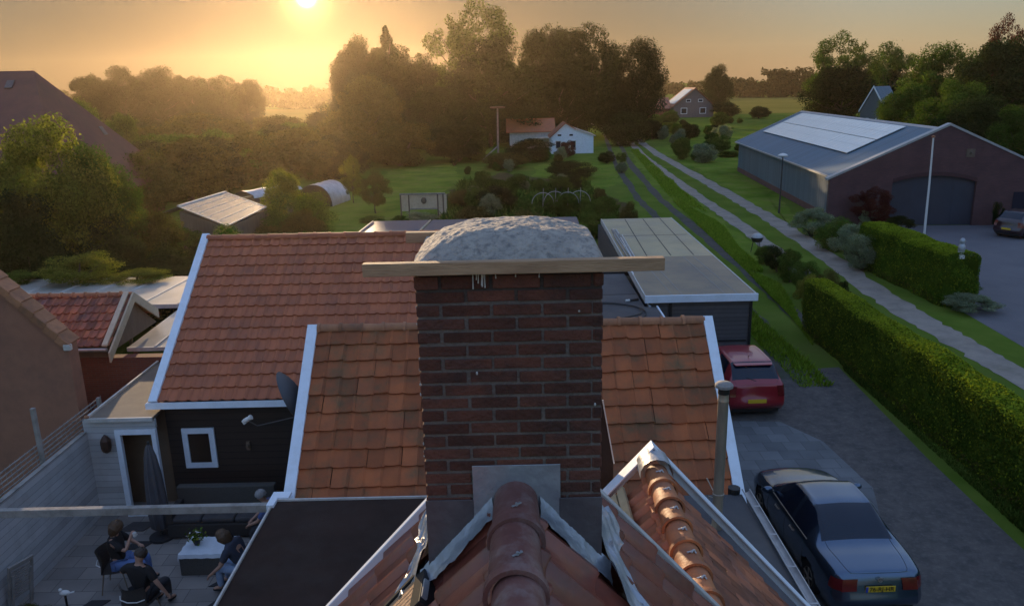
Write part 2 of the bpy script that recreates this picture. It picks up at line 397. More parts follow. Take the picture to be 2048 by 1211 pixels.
def hedge(name, label, x0, x1, y0, y1, h, leaf, fresh_lit, n, size, slant=0.0, loc=None, skew=0.0, round_=.25):
    o = thing(name, label, 'hedge', ((x0 + x1) / 2, y0, 0))
    cx = 0; W = (x1 - x0); Ln = y1 - y0
    rng = np.random.default_rng(int(h * 100 + n))
    def surf(a, b, f):
        if f == 0: x = (a - .5) * W; y = b * Ln; z = np.full_like(a, h)
        elif f == 1: x = np.full_like(a, -W / 2); y = b * Ln; z = a * h
        elif f == 2: x = np.full_like(a, W / 2); y = b * Ln; z = a * h
        else: x = (a - .5) * W; y = np.full_like(a, 0 if f == 3 else Ln); z = b * h
        return x, y, z
    areas = [W * Ln, h * Ln, h * Ln * .6, W * h, W * h * .6]; tot = sum(areas); Cs = []; Ns = []; MI = []
    nrm = [(0, 0, 1), (-1, 0, 0), (1, 0, 0), (0, -1, 0), (0, 1, 0)]
    for f in range(5):
        k = int(n * areas[f] / tot); a = rng.random(k); b = rng.random(k); x, y, z = surf(a, b, f)
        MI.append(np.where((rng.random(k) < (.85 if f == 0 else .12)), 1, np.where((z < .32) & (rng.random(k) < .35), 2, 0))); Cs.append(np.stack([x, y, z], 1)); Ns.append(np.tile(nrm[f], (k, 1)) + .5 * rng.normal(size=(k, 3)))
    C = np.vstack(Cs); Nn = np.vstack(Ns)
    # soften edges, lumpy faces, lean
    def warp(C):
        x, y, z = C[:, 0].copy(), C[:, 1], C[:, 2].copy()
        zz = z / h; ed = np.clip((np.abs(x) / (W / 2)), 0, 1)
        z = z - round_ * np.clip(ed - .6, 0, 1) ** 2 * 2.5 * (zz > .9) - .10 * (zz > .5) * (np.sin(y * .9) * .5 + np.sin(y * 2.3 + 1) * .3 + .4 * np.sin(y * .31))
        bul = 1 + .06 * np.sin(y * 1.7 + z * 2) + .05 * np.sin(y * 3.9 - z * 3.1) - slant * (zz - .3)
        x = x * bul + skew * y
        yy = y + .08 * np.sin(z * 4 + x * 3)
        return np.stack([x, yy, z], 1)
    C = warp(C); C += rng.normal(size=C.shape) * size * .38
    C[:, 2] = np.clip(C[:, 2], .02, None)
    # woody inside
    gy = max(6, int(Ln / .5)); ring = []
    for j in range(gy + 1):
        y = Ln * j / gy * .985 + .02
        for (a, b) in ((-.46, 0), (-.46, .55), (-.45, .93), (-.15, .955), (.15, .955), (.45, .93), (.46, .55), (.46, 0)): ring.append((a * W, y, b * h))
    ev = warp(np.array(ring)); ef = [(j * 8 + i, j * 8 + i + 1, (j + 1) * 8 + i + 1, (j + 1) * 8 + i) for j in range(gy) for i in range(7)]
    ef += [tuple(range(8)), tuple(gy * 8 + i for i in range(8))[::-1]]
    me = leaf_mesh(name, C, Nn, size * rng.uniform(.6, 1.4, len(C)), [leaf, fresh_lit, LEAF['brown']], .6, (ev, ef), np.concatenate(MI + [np.zeros(len(ef), int)]))
    link_mesh('foliage', me, o)
    return o

# ------------------------------------------------------------------ materials
M = dict(
    white=mat('white_paint', (.72, .77, .84), (.65, .70, .76), 3, .45, bump=.05, bscale=60, dirt=(.45, .43, .38), dirt_amt=.25, dirt_scale=4),
    white_old=mat('white_old', (.55, .53, .5), (.42, .4, .37), 3, .6, bump=.1, dirt=(.25, .22, .18), dirt_amt=.5, dirt_scale=5),
    cream=mat('cream_paint', (.55, .47, .34), (.47, .4, .28), 4, .6, dirt=(.25, .2, .14), dirt_amt=.3, dirt_scale=5),
    tile_main=mat('tile_maroon', (.17, .043, .030), (.24, .064, .038), 2.5, .34, island=.25, bump=.12, bscale=25, dirt=(.09, .05, .045), dirt_amt=.6, dirt_scale=6, spec=.6),
    tile_mid=mat('tile_weathered', (.38, .108, .036), (.25, .080, .034), 1.6, .85, island=.2, bump=.25, bscale=30, dirt=(.115, .085, .042), dirt_amt=.85, dirt_scale=1.7),
    tile_back=mat('tile_brown_red', (.42, .118, .045), (.34, .098, .04), 1.2, .55, island=.14, bump=.1, bscale=30, dirt=(.14, .07, .05), dirt_amt=.4, dirt_scale=2),
    tile_wing=mat('tile_orange', (.36, .11, .04), (.24, .075, .035), 3, .5, island=.35, bump=.12, bscale=25, dirt=(.10, .05, .035), dirt_amt=.6, dirt_scale=5, spec=.4),
    tile_nb=mat('tile_neighbour', (.36, .115, .05), (.24, .082, .048), 2, .6, island=.4, bump=.15, dirt=(.07, .055, .06), dirt_amt=.8, dirt_scale=1.2),
    ridge_main=mat('ridge_maroon', (.145, .055, .045), (.20, .085, .068), 5, .5, island=.2, bump=.25, bscale=22, dirt=(.30, .24, .22), dirt_amt=.55, dirt_scale=7),
    ridge_wing=mat('ridge_orange', (.42, .15, .055), (.30, .11, .05), 5, .6, island=.25, bump=.2, bscale=25, dirt=(.12, .08, .06), dirt_amt=.6, dirt_scale=6, spec=.35),
    ridge_mid=mat('ridge_brown', (.36, .16, .08), (.28, .12, .06), 4, .8, island=.3, bump=.25, dirt=(.12, .08, .06), dirt_amt=.5, dirt_scale=5),
    brick=mat('chimney_brick', (.135, .046, .028), (.09, .035, .023), 6, .9, island=.28, bump=.7, bscale=45, dirt=(.035, .022, .02), dirt_amt=.7, dirt_scale=3.5),
    mortar=mat('mortar', (.185, .145, .12), (.13, .10, .085), 10, .95, bump=.6, bscale=70, dirt=(.09, .07, .06), dirt_amt=.8, dirt_scale=2.0),
    cement=mat('cement_cap', (.42, .36, .295), (.30, .26, .22), 9, .92, bump=1.0, bscale=38, dirt=(.11, .10, .095), dirt_amt=.9, dirt_scale=26),
    plank=mat('formwork_wood', (.46, .285, .16), (.36, .215, .12), 3, .8, bump=.3, bscale=20, stretch=(1, 8, 8), dirt=(.10, .06, .035), dirt_amt=.5, dirt_scale=5),
    lead=mat('lead_sheet', (.42, .44, .47), (.30, .315, .345), 5, .42, bump=.35, bscale=18, metal=.55, dirt=(.42, .43, .45), dirt_amt=.5, dirt_scale=6),
    lead_dark=mat('lead_dark', (.13, .105, .105), (.10, .085, .09), 5, .6, bump=.3, bscale=18, metal=.3, dirt=(.2, .19, .19), dirt_amt=.4, dirt_scale=6),
    black=mat('black_plastic', (.012, .012, .013), rough=.5),
    bitumen=mat('black_roofing', (.042, .026, .021), (.027, .018, .015), .9, .9, spec=.1, bump=.2, bscale=60, dirt=(.05, .04, .034), dirt_amt=.6, dirt_scale=1.1),
    felt_mid=mat('grey_felt_mid', (.30, .23, .15), (.215, .17, .12), .6, .65, bump=.3, bscale=80, dirt=(.17, .155, .14), dirt_amt=.5, dirt_scale=.6),
    felt=mat('grey_felt', (.46, .37, .215), (.36, .295, .18), .6, .6, bump=.3, bscale=80, dirt=(.30, .27, .22), dirt_amt=.6, dirt_scale=.45),
    felt_dark=mat('grey_felt_dark', (.085, .082, .085), (.06, .058, .062), .8, .8, bump=.3, bscale=80, dirt=(.14, .125, .11), dirt_amt=.5, dirt_scale=.6),
    felt_seam=mat('felt_seam', (.045, .043, .043), rough=.85), felt_line=mat('felt_line', (.30, .28, .26), rough=.8),
    felt_tan=mat('tan_felt', (.20, .16, .12), (.15, .12, .095), 1.2, .85, bump=.2, bscale=60, dirt=(.1, .085, .07), dirt_amt=.4, dirt_scale=2),
    steel=mat('flue_steel', (.40, .33, .26), (.30, .25, .20), 6, .4, metal=.6, stretch=(1, 1, .3)),
    cap=mat('flue_cap_cement', (.27, .25, .235), (.2, .185, .17), 9, .85, bump=.4),
    zinc=mat('zinc', (.42, .42, .42), (.33, .33, .34), 6, .45, metal=.5),
    ribbed=stripe_mat('ribbed_tan', (.48, .36, .20), (.16, .11, .06), .028, 1, .3, .6),
    tan_sheet=mat('tan_sheet', (.44, .35, .21), (.36, .28, .16), 5, .6),
    dkboard=stripe_mat('dark_boards', (.028, .021, .018), (.008, .007, .006), .16, 2, .1, .6, .5),
    dkboard2=stripe_mat('grey_boards', (.075, .073, .076), (.02, .02, .02), .14, 2, .1, .7, .5, dirt=(.12, .11, .11), dirt_amt=.5, dirt_scale=2),
    wtboard=stripe_mat('white_boards', (.42, .415, .41), (.2, .2, .2), .145, 2, .06, .6, .5, dirt=(.24, .22, .2), dirt_amt=.5, dirt_scale=1.4),
    glass=mat('dark_glass', (.006, .012, .026), rough=.05, spec=.5), glass_brown=mat('window_dark', (.035, .024, .018), rough=.12, spec=.4),
    stucco=mat('brown_stucco', (.33, .15, .095), (.275, .128, .083), 1.5, .95, bump=.4, bscale=120, dirt=(.11, .075, .06), dirt_amt=.5, dirt_scale=.9),
    brickwall=brick_mat('brick_red', (.19, .055, .035), (.14, .042, .03), (.13, .09, .075)),
    barnbrick=brick_mat('barn_brick', (.105, .045, .045), (.08, .036, .04), (.085, .06, .06)),
    barnbrick_y=brick_mat('barn_brick_side', (.14, .06, .05), (.11, .048, .045), (.1, .075, .07), plane='YZ'),
    barnmetal=stripe_mat('barn_cladding', (.10, .145, .17), (.07, .10, .12), .25, 1, .25, .7, .4),
    barnroof=stripe_mat('barn_roof_sheet', (.085, .145, .195), (.065, .115, .16), .3, 1, .2, .6, .4),
    solar=mat('solar_sky_sheen', (.80, .81, .78), (.74, .75, .72), .7, .22, spec=.8),  # pale base paints in the sky reflected by the dark panels
    poly=mat('polycarbonate', (.66, .63, .60), (.55, .53, .51), .7, .30, metal=.55, spec=.8, dirt=(.34, .33, .28), dirt_amt=.5, dirt_scale=.9),
    tarp=mat('silver_foil', (.50, .52, .55), (.36, .37, .4), 3, .3, metal=.4, bump=.8, bscale=5),
    timber=mat('old_timber', (.17, .125, .09), (.12, .09, .065), 4, .85, bump=.3, bscale=25, stretch=(1, 1, .2)),
    timber_grey=mat('grey_timber', (.30, .275, .25), (.22, .2, .18), 4, .8, bump=.3, bscale=25, dirt=(.12, .1, .085), dirt_amt=.4, dirt_scale=4),
    steel_dark=mat('dark_steel', (.05, .052, .055), rough=.5, metal=.4),
    offwhite=mat('offwhite', (.62, .60, .57), rough=.6), cloth=mat('tablecloth', (.60, .62, .66), (.52, .54, .58), 5, .75, bump=.15, bscale=12),
    rattan=mat('rattan', (.03, .026, .024), (.05, .042, .038), 40, .7, bump=.6, bscale=70), rattan_grey=mat('rattan_grey', (.085, .078, .07), (.06, .055, .05), 40, .75, bump=.6, bscale=70),
    cushion=mat('cushion', (.05, .045, .047), (.07, .062, .06), 6, .9), greydoor=mat('grey_door', (.085, .082, .09), (.07, .068, .075), 4, .5),
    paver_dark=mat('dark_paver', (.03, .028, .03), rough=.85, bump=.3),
)

# ------------------------------------------------------------------ ground and ways
def sheet(name, pts, m, z=0.004, kind='structure', label=None):
    b = MB(); b.add([(p[0], p[1], z) for p in pts], [tuple(range(len(pts)))])
    o = b.build(name, m); tag(o, label, None, None, kind); return o
def way(name, pts, wid, m, z, wob=.08, sub=10):
    P = []; pts = [Vector((p[0], p[1], 0)) for p in pts]
    for i in range(len(pts) - 1):
        for k in range(sub): P.append(pts[i].lerp(pts[i + 1], k / sub))
    P.append(pts[-1]); rows = []
    for i, p in enumerate(P):
        d = (P[min(i + 1, len(P) - 1)] - P[max(0, i - 1)]).normalized(); n = Vector((d.y, -d.x, 0))
        a = wid / 2 + random.uniform(-wob, wob); c = wid / 2 + random.uniform(-wob, wob)
        rows.append([(p - n * a) + Vector((0, 0, z)), p + Vector((0, 0, z)), (p + n * c) + Vector((0, 0, z))])
    b = MB(); b.grid(rows); return tag(b.build(name, m), kind='structure')
G_grass = mat('meadow_grass', (.07, .115, .016), (.115, .16, .028), .35, .9, bump=.8, bscale=6, detail=9, dirt=(.12, .125, .04), dirt_amt=.5, dirt_scale=.12, spec=0.0)
G_lawn = mat('lawn_grass', (.075, .13, .015), (.15, .205, .03), .3, .9, bump=.6, bscale=14, detail=9, dirt=(.19, .18, .06), dirt_amt=.65, dirt_scale=.5, spec=0.0)
G_field = mat('field_crop', (.17, .145, .03), (.21, .175, .045), .03, .9, bump=.5, bscale=2, dirt=(.10, .11, .025), dirt_amt=.6, dirt_scale=.02, spec=0.0)
G_gravel = mat('drive_gravel', (.135, .12, .11), (.085, .08, .078), 2.2, .9, bump=1.0, bscale=30, detail=12, dirt=(.19, .17, .155), dirt_amt=.6, dirt_scale=7, spec=0.0)
G_track = mat('track_gravel', (.10, .095, .09), (.075, .072, .072), 1.5, .9, bump=.8, bscale=40, dirt=(.07, .10, .03), dirt_amt=.75, dirt_scale=.9, spec=0.0)
G_road = mat('lane_gravel', (.33, .28, .235), (.25, .215, .185), 1.2, .9, bump=.6, bscale=40, dirt=(.10, .10, .06), dirt_amt=.45, dirt_scale=.8, spec=0.0)
G_yard = mat('yard_asphalt', (.135, .125, .135), (.105, .10, .11), .5, .85, bump=.4, bscale=60, dirt=(.13, .12, .13), dirt_amt=.5, dirt_scale=.3)
G_soil = mat('bed_soil', (.05, .04, .025), (.09, .075, .035), 1.5, .95, bump=.9, bscale=12, dirt=(.05, .07, .02), dirt_amt=.6, dirt_scale=1, spec=0.0)
G_patio = brick_mat('patio_pavers', (.25, .215, .19), (.19, .165, .15), (.08, .07, .065), .6, .4, .85)
_pt = G_patio.node_tree
for l in list(_pt.links):
    if l.to_node.type == 'COMBXYZ' and l.to_socket.name == 'Y': _pt.links.remove(l)
_sx = [n for n in _pt.nodes if n.type == 'SEPXYZ'][0]; _cx = [n for n in _pt.nodes if n.type == 'COMBXYZ'][0]
_pt.links.new(_sx.outputs[1], _cx.inputs[1])
G_pav = brick_mat('drive_pavers', (.15, .155, .16), (.105, .11, .115), (.06, .06, .06), .5, .5, .85)
_pt = G_pav.node_tree
for l in list(_pt.links):
    if l.to_node.type == 'COMBXYZ' and l.to_socket.name == 'Y': _pt.links.remove(l)
_sx = [n for n in _pt.nodes if n.type == 'SEPXYZ'][0]; _cx = [n for n in _pt.nodes if n.type == 'COMBXYZ'][0]
_pt.links.new(_sx.outputs[1], _cx.inputs[1])

sheet('ground', [(-3000, -60), (3000, -60), (3000, 5000), (-3000, 5000)], G_grass, 0.0)
sheet('crop_field', [(-420, 190), (-40, 190), (-40, 420), (-420, 420)], G_field, .006)
sheet('corn_field', [(60, 230), (330, 230), (330, 455), (70, 455)], G_field, .006)
sheet('driveway', [(3.7, -4), (10.3, -4), (10.1, 12), (10.3, 18), (10.75, 24.5), (8.0, 24.2), (3.7, 24)], G_gravel, .006)
sheet('driveway_pavers', [(3.72, 11.5), (5.2, 11.5), (7.2, 13), (8.3, 16.5), (8.1, 19), (7.4, 20.3), (3.72, 20.6)], G_pav, .011)
g2 = lambda u, v: gnd(u, v)
trk = [g2(1228, 268), g2(1262, 330), g2(1320, 398), g2(1408, 470), g2(1505, 553), g2(1620, 652), g2(1720, 735)]
way('track_rut', trk, .68, G_track, .010, .1)
way('track_rut', [p + Vector((-1.75, 0, 0)) for p in trk[:-1]] + [Vector((8.7, 23.5, 0))], .6, G_track, .010, .1)
lane_l = [g2(1240, 262), g2(1290, 315), g2(1340, 352), g2(1400, 395), g2(1465, 439), g2(1535, 490), Vector((14.1, 34, 0)), Vector((13.9, 20, 0))]
lane_r = [g2(1250, 262), g2(1320, 311), g2(1400, 356), g2(1470, 396), g2(1546, 440), g2(1640, 502), g2(1748, 582), g2(1850, 645), g2(1950, 700), g2(2060, 765), Vector((15.4, 12, 0))]
way('lane_rut', lane_l, 1.0, G_road, .010, .10)
way('lane_rut', lane_r, 1.2, G_road, .010, .12)
way('lane', [(20.5, 330), (21.6, 160)], 3.4, G_road, .008)
sheet('yard', [(19.0, 50.5), (60, 47), (60, 16), (17.6, 16), (17.7, 24), (18.2, 30.5), (19.2, 33), (19.6, 40)], G_yard, .006)
sheet('patio', [(-9.45, 4), (-3.9, 4), (-3.9, 16.6), (-9.45, 16.6)], G_patio, .006)
def blob(name, px, m, z):
    P = [gnd(u, v) for u, v in px]; n = len(P); Q = []
    for i in range(n):
        a, b = P[i], P[(i + 1) % n]
        for k in range(12):
            q = a.lerp(b, k / 12); L_ = (b - a).length * .025; Q.append(q + Vector((random.uniform(-L_, L_), random.uniform(-L_, L_), 0)))
    return sheet(name, Q, m, z)
blob('lawn', [(640, 480), (630, 440), (690, 400), (740, 360), (800, 335), (905, 330), (930, 360), (880, 385), (860, 440), (770, 470)], G_lawn, .006)
blob('lawn', [(1062, 365), (1070, 332), (1120, 322), (1235, 322), (1245, 365), (1180, 385), (1110, 375)], G_lawn, .006)
blob('lawn', [(1300, 300), (1420, 268), (1520, 262), (1500, 330), (1560, 400), (1600, 440), (1590, 470), (1470, 395), (1390, 335)], G_lawn, .0035)
blob('lawn', [(1265, 300), (1300, 320), (1390, 395), (1520, 505), (1530, 560), (1480, 520), (1330, 395), (1270, 330)], G_lawn, .0055)
blob('garden_bed', [(870, 455), (900, 380), (1000, 345), (1170, 370), (1260, 410), (1255, 440)], G_soil, .009)
sheet('side_border', [(10.75, 10), (11.6, 10), (11.7, 30), (10.9, 26)], G_lawn, .008)

# long grass on the verges: nobody would count the blades
def grass(label, regions, n, hmin, hmax, leaf, name='grass'):
    V = []; rng = np.random.default_rng(n)
    for (a, b, c, d), frac in regions:
        k = int(n * frac); s = rng.random((k, 1)); t = rng.random((k, 1))
        a, b, c, d = [np.array(q[:2]) for q in (a, b, c, d)]
        V.append((a * (1 - s) + b * s) * (1 - t) + (d * (1 - s) + c * s) * t)
    P = np.vstack(V); k = len(P); an = rng.random(k) * 6.28; hh = rng.uniform(hmin, hmax, k) * (1 + .5 * np.sin(P[:, 0] * 1.3) * np.sin(P[:, 1] * .6)); wd = hh * .22
    lean = rng.normal(size=(k, 2)) * hh[:, None] * .45
    b0 = np.stack([P[:, 0] - np.cos(an) * wd, P[:, 1] - np.sin(an) * wd, np.zeros(k)], 1)
    b1 = np.stack([P[:, 0] + np.cos(an) * wd, P[:, 1] + np.sin(an) * wd, np.zeros(k)], 1)
    tp = np.stack([P[:, 0] + lean[:, 0], P[:, 1] + lean[:, 1], hh], 1)
    V = np.stack([b0, b1, tp], 1).reshape(-1, 3)
    me = bpy.data.meshes.new(name); me.vertices.add(3 * k); me.loops.add(3 * k); me.polygons.add(k)
    me.vertices.foreach_set('co', V.astype(np.float32).ravel()); me.loops.foreach_set('vertex_index', np.arange(3 * k, dtype=np.int32))
    me.polygons.foreach_set('loop_start', np.arange(0, 3 * k, 3, dtype=np.int32)); me.polygons.foreach_set('loop_total', np.full(k, 3, np.int32))
    me.update(calc_edges=True); me.materials.append(leaf); o = link_mesh(name, me); tag(o, label, 'grass', None, 'stuff'); return o
grass('rough bright green grass along the ditch between the track and the lane',
      [((g2(1262, 300), g2(1275, 300), g2(1415, 425), g2(1340, 395)), .25), ((g2(1345, 400), g2(1430, 440), g2(1525, 545), g2(1490, 540)), .4),
       ((g2(1490, 540), g2(1560, 570), g2(1625, 690), g2(1590, 640)), .25), (((8.85, 22.8), (9.9, 22.8), (10.0, 40), (9.1, 40)), .1)], 80000, .06, .19, LEAF['lime'])
grass('short dark grass strip at the foot of the near hedge', [(((10.35, 8), (11.2, 8), (11.5, 28), (10.8, 24)), 1)], 22000, .04, .13, LEAF['mid'], 'grass_strip')
grass('mixed low plants and grass in the vegetable garden', [((g2(870, 455), g2(1250, 440), g2(1170, 365), g2(920, 370)), 1)], 9000, .15, .7, LEAF['mid'], 'ground_cover')

# ------------------------------------------------------------------ near house with the chimney
S1 = 1.10; A1 = math.atan(S1); c1_, s1_ = math.cos(A1), math.sin(A1); ZT = 7.36   # tile plane: z = ZT - S1*|x|
house = thing('brick_house', 'near house seen from its own ridge, maroon pan tiles and a tall brick chimney', 'house', (0, 0, 0))
wl = MB(); wl.prism([(-3.2, -5, 0), (3.2, -5, 0), (3.2, -5, ZT - .12 - 3.2 * S1), (0, -5, ZT - .12), (-3.2, -5, ZT - .12 - 3.2 * S1)], (0, 9.05, 0))
wl.build('wall', M['brickwall'], house)
roof = MB()
tiles(roof, (0 - 3.3, 4.16, ZT - 3.3 * S1), (0, -1, 0), (c1_, 0, s1_), 6.4, 3.3 / c1_, .235, .34, .034, .024)
tiles(roof, (3.3, -2.24, ZT - 3.3 * S1), (0, 1, 0), (-c1_, 0, s1_), 6.4, 3.3 / c1_, .235, .34, .034, .024)
roof_o = roof.build('roof', M['tile_main'], house, smooth=True)
rc = MB(); ridge_caps(rc, (-.005, -1.9, 7.345), (-.005, 3.3, 7.345), 14, .108, .016, seg=16)
rc.build('ridge_tile', M['ridge_main'], house, smooth=True)
for i in range(9, 14):
    cl = MB(); y = -1.9 + 5.2 / 14 * (i + .32); cl.lathe([(.006, 0), (.006, .014)], (0, y, 7.455), 8); cl.beam((-.02, y - .01, 7.457), (.02, y + .012, 7.462), .008, .004); cl.beam((.018, y + .012, 7.462), (.012, y + .03, 7.455), .006, .004)
    cl.build('ridge_clip', M['zinc'], house)
# white verge boards at the far gable
for sgn in (-1, 1):
    vb = MB()
    vb.beam((sgn * .12, 4.2, 7.45 - .12 * S1), (sgn * 3.35, 4.2, 7.45 - 3.35 * S1), .05, .10, (0, 1, 0)) if False else vb.prism([(sgn * .10, 4.165, 7.44 - .10 * S1), (sgn * 3.35, 4.165, 7.44 - 3.35 * S1), (sgn * 3.35, 4.165, 7.22 - 3.35 * S1), (sgn * .10, 4.165, 7.22 - .10 * S1)], (0, .055, 0))
    vb.build('verge_board', M['white_old'] if sgn > 0 else M['white'], house, bev=.006)
# flat-roofed ground floor behind, with the zinc gutter on the drive side
fl = MB(); fl.box(-3.85, 3.62, 4.06, 11.5, 0, 2.66); fl.build('rear_extension', M['brickwall'], house)
fr_ = MB(); fr_.box(-3.93, 1.6, 4.07, 11.56, 2.664, 2.75); fr_.build('flat_roof', M['bitumen'], house)
fr_ = MB(); fr_.box(1.604, 3.66, 4.07, 11.5, 2.664, 2.73); fr_.build('flat_roof', M['felt_dark'], house, label='grey felt strip of flat roof beside the gutter')
st = MB(); st.box(2.55, 2.95, 7.2, 10.6, 2.734, 2.742); st.build('felt_patch', M['felt'], house)
ed = MB(); ed.box(-3.965, -3.935, 4.1, 11.6, 2.63, 2.785); ed.box(-3.935, 1.3, 11.565, 11.595, 2.63, 2.785); ed.build('roof_edging', M['white_old'], house, bev=.004)
gt = MB()
prof = [(math.cos(R(180 + 180 * k / 10)) * .06, math.sin(R(180 + 180 * k / 10)) * .06) for k in range(11)]
gt.grid([[(3.74 + a, y, 2.79 + b) for a, b in prof] for y in (4.2, 11.55)]); gt.grid([[(3.74 + a * .93, y, 2.79 + b * .93) for a, b in prof][::-1] for y in (4.2, 11.55)])
gt.tube([(3.68, 4.2, 2.79), (3.68, 11.55, 2.79)], .011, 8); gt.tube([(3.80, 4.2, 2.79), (3.80, 11.55, 2.79)], .011, 8)
for y in np.arange(4.6, 11.4, .8): gt.beam((3.68, y, 2.80), (3.80, y, 2.80), .03, .006)
gt.build('gutter', M['zinc'], house)
hp = MB(); hp.lathe([(.09, 0), (.10, .10), (.10, .16), (.085, .16)], (3.55, 11.56, 2.66), 12); hp.build('gutter_outlet', M['black'], house)

# chimney: single bricks on a mortar core

CX0, CX1, CY0, CY1 = -.415, .392, 3.30, 4.02
core = MB(); core.box(CX0 + .0035, CX1 - .0035, CY0 + .0035, CY1 - .0035, 6.4, 8.445)
soot = MB(); soot.box(CX0 + .002, CX1 - .002, CY0 + .002, CY1 - .002, 8.30, 8.44)
chim = core.build('chimney', M['mortar'], house, label='tall dark brick chimney under a raw cement cap')
soot.build('sooty_top_courses', mat('sooty_mortar', (.075, .055, .045), (.05, .038, .033), 8, .95, bump=.5), chim)
def brick_shaft():
    b = MB(); course = .0617; z = 6.88; i = 0
    while z < 8.42:
        hgt = .0478; top = z > 8.30
        for face in ('f', 'b', 'l', 'r'):
            L_ = (CX1 - CX0) if face in 'fb' else (CY1 - CY0)
            off = (0 if i % 2 else .5) * .221 + (.02 if face in 'lr' else 0)
            x = -off
            while x < L_ - .01:
                a, e = max(0, x), min(L_, x + .2075)
                if e - a > .025:
                    pr = random.uniform(0, .005) + (.006 if top else 0); j = lambda: random.uniform(-.0025, .0025)
                    dz0, dz1 = j(), j()
                    if face == 'f': q = (CX0 + a + j(), CX0 + e + j(), CY0 - pr, CY0 + .04)
                    elif face == 'b': q = (CX0 + a, CX0 + e, CY1 - .04, CY1 + pr)
                    elif face == 'l': q = (CX0 - pr, CX0 + .04, CY0 + a, CY0 + e)
                    else: q = (CX1 - .04, CX1 + pr, CY0 + a, CY0 + e)
                    b.box(q[0], q[1], q[2], q[3], z + dz0, z + hgt + dz1 + (.008 if top else 0))
                x += .221
        z += course; i += 1
    return b
bs = brick_shaft().build('brickwork', M['brick'], chim, bev=.004)
# raw cement dome between form boards
def cap_mesh():
    b = MB(); nx, ny = 70, 46; rows = []
    rg = np.random.default_rng(3); ph = rg.random(24) * 6.28
    for j in range(ny + 1):
        row = []
        for i in range(nx + 1):
            u = i / nx; v = j / ny
            x = CX0 - .02 + (CX1 - CX0 + .04) * u; y = CY0 - .02 + (CY1 - CY0 + .04) * v
            px = float(np.interp(u, (0, .06, .13, .28, .54, .72, .85, .96, 1), (0, .04, .078, .118, .130, .120, .098, .066, 0))); ey = min(1, v / .34) if v < .5 else min(1, (1 - v) / .3)
            z = 8.455 + px * (1 - (1 - ey) ** 2.2)
            n = sum(math.sin(x * f * 1.7 + y * f * (1.1 if q % 2 else -1.3) + ph[q]) / (1 + q * .25) for q, f in enumerate((9, 14, 23, 31, 47, 66, 90, 120)))
            row.append((x, y, z + .0017 * n + rg.normal() * .0015))
        rows.append(row)
    b.grid(rows); b.box(CX0 - .018, CX1 + .018, CY0 - .018, CY1 + .018, 8.43, 8.452); return b
cp = cap_mesh().build('cement_cap', M['cement'], chim, smooth=True)
bd = MB(); bd.box(-.625, .645, CY0 - .075, CY0 - .030, 8.437, 8.492, Matrix.Translation((0, 0, 0)))
bd.build('form_board', M['plank'], chim, bev=.003)
bd = MB(); bd.box(-.545, .40, CY1 + .026, CY1 + .066, 8.42, 8.475); bd.build('form_board', M['plank'], chim, bev=.003)
for x, L_ in ((-.165, .075), (-.14, .05), (-.115, .07), (-.126, .06), (-.12, .065), (-.07, .03), (-.15, .035), (.12, .03), (.02, .025)):
    z0 = 8.435; xs = random.uniform(-.004, .004)
    dr = MB(); dr.tube([(x, CY0 - .013, z0), (x + xs, CY0 - .013, z0 - L_ * .5), (x + xs * 1.6, CY0 - .012, z0 - L_)], [.0035, .0025, .0035], 6); dr.build('cement_drip', M['white_old'], chim, smooth=True)
dr = MB()
for k in range(26):
    x = random.choice((CX0 - .002, CX0 - .002, random.uniform(CX0, CX1))); z = random.uniform(7.1, 8.3)
    dr.ball((x, CY0 - .006 if x > CX0 else CY0 + random.uniform(0, .03), z), (.005, .004, random.uniform(.004, .010)), 6, 4)
tag(dr.build('cement_splash', M['white_old'], chim, smooth=True), kind='stuff')
